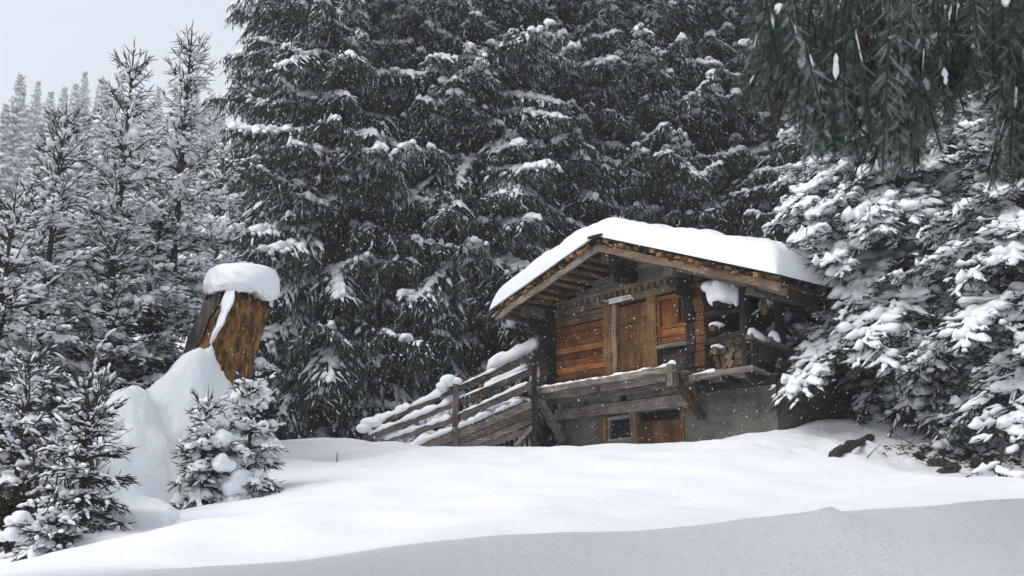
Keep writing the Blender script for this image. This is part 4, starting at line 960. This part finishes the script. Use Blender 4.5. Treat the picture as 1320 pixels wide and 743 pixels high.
def hang(p0, vec, dens=1.25, spread=.15, frost=.05):
    L = np.linalg.norm(vec); K = 8; s = np.linspace(0, 1, K)[:, None]
    bow = rn.normal(size=3)*np.array([.06, .06, 0])*L
    P = p0+vec*s+bow*np.sin(s*math.pi*.5)*s
    secp.append(P)
    npx = max(6, int(L/.022*dens)); qs = np.sort(rn.uniform(.02, 1, npx)); qs[-1] = 1
    Pq = np.stack([np.interp(qs, s[:, 0], P[:, c]) for c in range(3)], 1); tg = norm(vec)
    side = rn.normal(size=(npx, 3)); side -= (side@tg)[:, None]*tg; side = norm(side)
    l = spread*rn.uniform(.25, 1.1, npx)*(1-.55*qs); D = norm(side*.85+tg*1.0+rn.normal(size=(npx, 3))*.2)
    TB.append(Pq); TD.append(D); TL.append(l+.03)
    c = np.zeros((npx, 3)); c[:, 0] = np.clip(rn.beta(2, 2.5, npx)+rn.normal()*.12, 0, 1); c[:, 1] = np.clip(rn.random(npx)*frost*2+(rn.random(npx) < .06)*.3, 0, .6); TT.append(c)
    # the axis of the hanging spray itself
    nn = max(3, int(L/.07)); qa = np.arange(nn)/nn
    Pa = np.stack([np.interp(qa, s[:, 0], P[:, c]) for c in range(3)], 1); TB.append(Pa); TD.append(np.tile(tg, (nn, 1))); TL.append(np.full(nn, L/nn*1.15))
    c = np.zeros((nn, 3)); c[:, 0] = rn.uniform(.2, .6); c[:, 1] = frost; TT.append(c)
    return P
for j in range(380):
    px = rn.uniform(978, 1350); py = rn.uniform(-70, 70) if j % 3 else rn.uniform(20, 120); Y = rn.uniform(4.9, 6.9)
    ey = np.interp(px, env_x, env_y)+rn.normal()*10
    tipy = py+abs(rn.normal(0, 1))*60+60 if j % 2 else ey-abs(rn.normal())*12
    tipy = min(tipy, ey)
    if tipy < py+30: 
        py = tipy-60
    a = at(px, py, Y); b_ = at(px+rn.normal()*16-6, tipy, Y-.05)
    P = hang(a, b_-a, frost=rn.choice([.03, .06, .14, .32]))
    if rn.random() < .42:
        q0 = rn.uniform(.1, .7); snP.append(np.stack([np.interp(np.linspace(q0, min(1, q0+.16), 6), np.linspace(0, 1, 8), P[:, c]) for c in range(3)], 1)+np.array([0, -.03, .02])); w_ = rn.uniform(.015, .038); snW.append(np.clip(np.array([0.15, .8, 1, .7, .9, .3])*rn.uniform(.5, 1.3, 6), .1, 1.4)*w_*.8)
AXs = np.stack(ax_paths)
V, T, C = cat([tubes(AXs, np.linspace(.04, .012, 12)[None].repeat(len(AXs), 0), 6), tubes(np.stack(secp), np.full((len(secp), 8), .006), 4)])
mesh('boughs', V, T, BARK, nt_, True).location = (-NO[0], -NO[1], -NO[2])
TB = np.concatenate(TB); TD = np.concatenate(TD); TL = np.concatenate(TL); TT = np.concatenate(TT)
V, T, C = twigs(TB, TD, TL, np.full(len(TB), .007), TT, 44, .023, .0024, rn, 2)
mesh('hanging_sprays', V, T, NEEDLEB, nt_, False, C).location = (-NO[0], -NO[1], -NO[2])
wn = np.stack(snW); V, T, C = snow_tubes(np.stack(snP), wn, wn*.9, 9, .8, .15, rn)
mesh('snow_clumps', V, T, SNOWT, nt_, True).location = (-NO[0], -NO[1], -NO[2])
CONE = plain('cone_scales', (.14, .075, .035), .8, .4)
def cone_mesh(L, r):
    ps = []
    for k in range(70):
        q = k/70; a = k*2.39996; z = -L*q; rr = r*math.sin(math.pi*min(.97, .12+.83*q))**.6
        d = np.array([math.cos(a), math.sin(a), 0]); s_ = np.array([-math.sin(a), math.cos(a), 0]); c = d*rr+np.array([0, 0, z])
        v = np.array([c*.3+np.array([0, 0, z*.7]), c+s_*.011, c+d*.006+np.array([0, 0, -.012]), c-s_*.011, c-d*.012+np.array([0, 0, .004])])
        ps.append((v, np.array([[0, 1, 2], [0, 2, 3], [0, 3, 4], [0, 4, 1], [4, 3, 2], [4, 2, 1]]), np.zeros((5, 3))))
    return cat(ps)
Vc, Tc, _ = cone_mesh(.13, .024)
cone = None
for px, py, Y in [(1112, 40, 5.3), (996, 121, 5.6), (1079, 136, 5.3)]:
    p = at(px, py, Y)-NO
    if cone is None: cone = mesh('pine_cone', Vc, Tc, CONE, nt_, False); c_ = cone
    else: c_ = cone.copy(); COL.objects.link(c_); c_.parent = nt_
    c_.location = p

#@SMALL
# under the big spruce: log, stones, twigs
def stone(seed, p, r, label):
    f = Field(seed, .35); n_ = 14
    th = np.linspace(0, math.pi, n_); ph = np.linspace(0, 2*math.pi, 2*n_); TH, PH = np.meshgrid(th, ph)
    N_ = np.stack([np.sin(TH)*np.cos(PH), np.sin(TH)*np.sin(PH), np.cos(TH)], -1)
    V = N_*np.array(r)*(1+.22*f(N_*.3))[..., None]
    o = mesh('rock', V, gridtris(n_, 2*n_), ROCK, None, False); o.location = p; tag(o, label, 'rock', 'dark rocks poking out of the bank'); return o
ROCK = plain('wet_rock', (.035, .028, .022), .8, .6)
def onground(px, py, Y0=13, Y1=24):
    for Y in np.arange(Y0, Y1, .05):
        p = at(px, py, Y)
        if p[2] <= gzf(p[0], p[1]): return p
    return at(px, py, 18)
for i, (px, py, r, lb) in enumerate([(1208, 600, (.16, .14, .10), 'dark wet rock in the bank below the trunk of the big spruce'), (1224, 607, (.19, .16, .11), 'largest dark wet rock at the snow edge under the big spruce'), (1184, 590, (.12, .1, .07), 'small dark rock high on the bank, left of the other rocks'), (1262, 598, (.13, .1, .07), 'dark rock on the bank right of the largest rock')]):
    stone(300+i, onground(px, py), r, lb)
a, b_ = onground(1074, 590, 14, 22), onground(1112, 566, 15, 23)
lg = MB(); rt = np.random.default_rng(30); q_ = np.linspace(0, 1, 14)[:, None]; lg.tube(a+(b_+np.array([.25, .25, .02])-a)*q_+np.array([0, 0, .05])*np.sin(q_*3.1)+rt.normal(size=(14, 3))*.012, .075+.025*np.sin(q_[:, 0]*7), 14, .4, .16)
o = lg.build('fallen_log', BARK, None, False); tag(o, 'dark rotten log half sunk in snow beside the right chalet corner', 'log')
rt = np.random.default_rng(31)
for i in range(9):
    px = 1120+i*21+rt.normal()*6; py = 588+rt.normal()*9; p = onground(px, py); m = MB()
    d_ = np.array([rt.normal()*.3, rt.normal()*.15, rt.uniform(.05, .28)]); m.tube([p-d_*.2, p+d_*.5+rt.normal(size=3)*.03, p+d_], [.010, .007, .003], 5, .4)
    o = m.build('twig', BARK, None, True); tag(o, 'thin bare twig poking out of the dim bank under the big spruce', 'twig', 'bare twigs in the bank')
p = onground(434, 596, 12, 24); m = MB(); m.tube([p-UPV*.05, p+np.array([.005, 0, .08]), p+np.array([.0, 0, .17])], [.012, .01, .008], 5, .3)
o = m.build('twig', BARK, None, True); tag(o, 'lone short twig standing in the open snow left of the ramp foot', 'twig')
# bare snowy shrubs among the young spruces
def shrub(px, py, Y, H, nst, label, seed, leafy=False):
    r = np.random.default_rng(seed); p = at(px, py, Y); p = np.array([p[0], Y, gzf(p[0], Y)-.05]); m = MB(); sn = []
    t = empty('shrub', tuple(p), 0, label, 'shrub'); LB = []; LD = []
    for k in range(nst):
        a = r.uniform(0, 6.28); tip = np.array([math.cos(a)*H*.28*r.random(), math.sin(a)*H*.28*r.random(), H*r.uniform(.65, 1)])
        pts = [np.zeros(3), tip*.4+r.normal(size=3)*.04*H, tip*.75+r.normal(size=3)*.03*H, tip]; m.tube(pts, [.016, .012, .009, .004], 5, .4)
        for j in range(7):
            q = r.uniform(.3, .95); b0 = np.array([np.interp(q, [0, .4, .75, 1], [x[c] for x in pts]) for c in range(3)]); a2 = r.uniform(0, 6.28); l = H*.16*r.uniform(.5, 1.2)
            e = b0+np.array([math.cos(a2)*l, math.sin(a2)*l, l*.7]); m.tube([b0, (b0+e)/2+r.normal(size=3)*.015, e], [.007, .005, .003], 4, .4)
            sn.append(([b0+(e-b0)*.4, (b0+e)/2+UPV*.01, b0+(e-b0)*.75], .022*r.uniform(.5, 1.7), .03*r.uniform(.5, 1.7)))
            for z in range(8 if leafy else 0): LB.append(b0+(e-b0)*r.random()); LD.append(r.normal(size=3))
    m.build('stems', BARK, t, True)
    if leafy:
        LB = np.array(LB); LD = np.array(LD); c = np.zeros((len(LB), 3)); c[:, 0] = r.random(len(LB))
        mesh('leaves', *twigs(LB, LD, r.uniform(.05, .11, len(LB)), np.full(len(LB), .05), c, 0, rg=r)[:2], LEAF, t, False, np.repeat(np.repeat(c, 4, 0).reshape(-1, 12).reshape(-1, 3), 2, 0)[:len(LB)*8])
        snow_ridge('snow_cover', sn[::2], t, SNOWT, seed=seed)
    else: snow_ridge('snow_cover', sn, t, SNOWT, seed=seed)
LEAF = needle_mat('brown_leaves', (.020, .026, .010), (.055, .060, .022))
shrub(118, 480, 13.8, 3.0, 9, 'tall bare twiggy shrub caked with snow in front of the young spruces', 401)
shrub(70, 560, 13.0, 1.8, 8, 'low bare twiggy shrub caked with snow, left of the sapling', 402)
shrub(12, 690, 11.8, .9, 10, 'dark leafy shrub in the lower left corner beside the snow edge', 403, True)
shrub(38, 650, 12.8, .8, 9, 'dark leafy shrub behind the corner shrub, under the left spruces', 404, True)

# falling snow
rf = np.random.default_rng(2024); nf = 24000
Yf = 5.5+18*rf.random(nf)**.75; Pf = np.stack([rf.uniform(-.62, .62, nf)*Yf, Yf, rf.uniform(-1, 12, nf)], 1)
ok = (Pf[:, 2] > gz(Pf[:, 0], Pf[:, 1])+.05) & (Pf[:, 2] > .075*Pf[:, 1]) & ~((Pf[:, 0] < -.27*Pf[:, 1]) & (Pf[:, 2] > .33*Pf[:, 1])); Pf = Pf[ok]; nf = len(Pf)
rr = rf.uniform(.003, .0068, nf)
octv = np.array([[1, 0, 0], [-1, 0, 0], [0, 1, 0], [0, -1, 0], [0, 0, 1.3], [0, 0, -1.3]]); octt = np.array([[0, 2, 4], [2, 1, 4], [1, 3, 4], [3, 0, 4], [2, 0, 5], [1, 2, 5], [3, 1, 5], [0, 3, 5]])
V = (Pf[:, None]+octv[None]*rr[:, None, None]).reshape(-1, 3); T = (octt[None]+(np.arange(nf)*6)[:, None, None]).reshape(-1, 3)
FLK = bpy.data.materials.new('snow_flakes'); FLK.use_nodes = True; nt = FLK.node_tree; nt.nodes.clear()
o = nt.nodes.new('ShaderNodeOutputMaterial'); mxs = nt.nodes.new('ShaderNodeMixShader'); a_ = nt.nodes.new('ShaderNodeBsdfDiffuse'); b_ = nt.nodes.new('ShaderNodeBsdfTranslucent')
a_.inputs['Color'].default_value = b_.inputs['Color'].default_value = (.9, .92, .95, 1)
nt.links.new(a_.outputs[0], mxs.inputs[1]); nt.links.new(b_.outputs[0], mxs.inputs[2]); nt.links.new(mxs.outputs[0], o.inputs['Surface'])
tag(mesh('falling_snow', V, T, FLK, None, True), kind='stuff')

# ------------------------------------------------------------------ air, sky, sun, camera
def haze(lo_, hi_, dens):
    x0, y0, z0 = lo_; x1, y1, z1 = hi_
    V = [(x, y, z) for x in (x0, x1) for y in (y0, y1) for z in (z0, z1)]
    F = [(0, 1, 3, 2), (4, 6, 7, 5), (0, 4, 5, 1), (2, 3, 7, 6), (0, 2, 6, 4), (1, 5, 7, 3)]
    T = [t for f in F for t in ((f[0], f[1], f[2]), (f[0], f[2], f[3]))]
    m = bpy.data.materials.new('haze_air'); m.use_nodes = True; nt = m.node_tree; nt.nodes.clear()
    o = nt.nodes.new('ShaderNodeOutputMaterial'); v = nt.nodes.new('ShaderNodeVolumePrincipled')
    v.inputs['Color'].default_value = (.93, .96, 1, 1); v.inputs['Density'].default_value = dens; v.inputs['Anisotropy'].default_value = .2
    nt.links.new(v.outputs[0], o.inputs['Volume'])
    tag(mesh('haze', V, T, m), kind='stuff')
zlo = min(float(v.co.z) for v in g.data.vertices); zhi = max(float(v.co.z) for v in g.data.vertices)
HAZE = .0012
haze((-245, -20, zlo-1), (245, 340, max(zhi, 140)+30), HAZE)

w = bpy.data.worlds.new('World'); scene.world = w; w.use_nodes = True; nt = w.node_tree
bg = nt.nodes['Background']; sky = nt.nodes.new('ShaderNodeTexSky'); sky.sky_type = 'NISHITA'; sky.sun_disc = False
SUN_EL, SUN_AZ = 48.0, -116.0               # azimuth from +Y towards +X: from the open valley on the left
sky.sun_elevation = R_(SUN_EL); sky.sun_rotation = R_(SUN_AZ); sky.air_density = 1.0; sky.dust_density = 4.0; sky.ozone_density = 1.0
hs = nt.nodes.new('ShaderNodeHueSaturation'); hs.inputs['Saturation'].default_value = .45
nt.links.new(sky.outputs[0], hs.inputs['Color'])
cl = nt.nodes.new('ShaderNodeMix'); cl.data_type = 'RGBA'; cl.inputs['Factor'].default_value = .7; cl.inputs['B'].default_value = (4.5, 4.75, 5.15, 1)   # an even deck of cloud over it
nt.links.new(hs.outputs[0], cl.inputs['A']); nt.links.new(cl.outputs['Result'], bg.inputs['Color']); bg.inputs['Strength'].default_value = .15
sd = bpy.data.lights.new('sun', 'SUN'); sd.energy = 1.5; sd.angle = R_(40); sd.color = (1, .97, .93)
so = bpy.data.objects.new('sun', sd); COL.objects.link(so)
az = R_(SUN_AZ); el = R_(SUN_EL); dirs = Vector((math.sin(az)*math.cos(el), math.cos(az)*math.cos(el), math.sin(el)))
so.rotation_euler = dirs.to_track_quat('Z', 'Y').to_euler()

cd = bpy.data.cameras.new('camera'); cam = bpy.data.objects.new('camera', cd); COL.objects.link(cam)
cam.location = (0, 0, 0); cam.rotation_euler = (math.pi/2+PITCH, 0, 0)
cd.sensor_width = 36; cd.lens = 36*FPX/1320; cd.clip_start = .05; cd.clip_end = 3000
cd.dof.use_dof = True; cd.dof.focus_distance = 20.0; cd.dof.aperture_fstop = 5.6
scene.camera = cam
vs = scene.view_settings; vs.view_transform = 'Standard'; vs.look = 'None'; vs.gamma = 1; vs.use_curve_mapping = False; vs.exposure = 0.32
scene.cycles.use_denoising = True
scene.cycles.max_bounces = 6; scene.cycles.diffuse_bounces = 3; scene.cycles.volume_bounces = 1; scene.cycles.transparent_max_bounces = 4
scene.cycles.use_adaptive_sampling = True; scene.cycles.adaptive_threshold = .01
scene.render.film_transparent = False
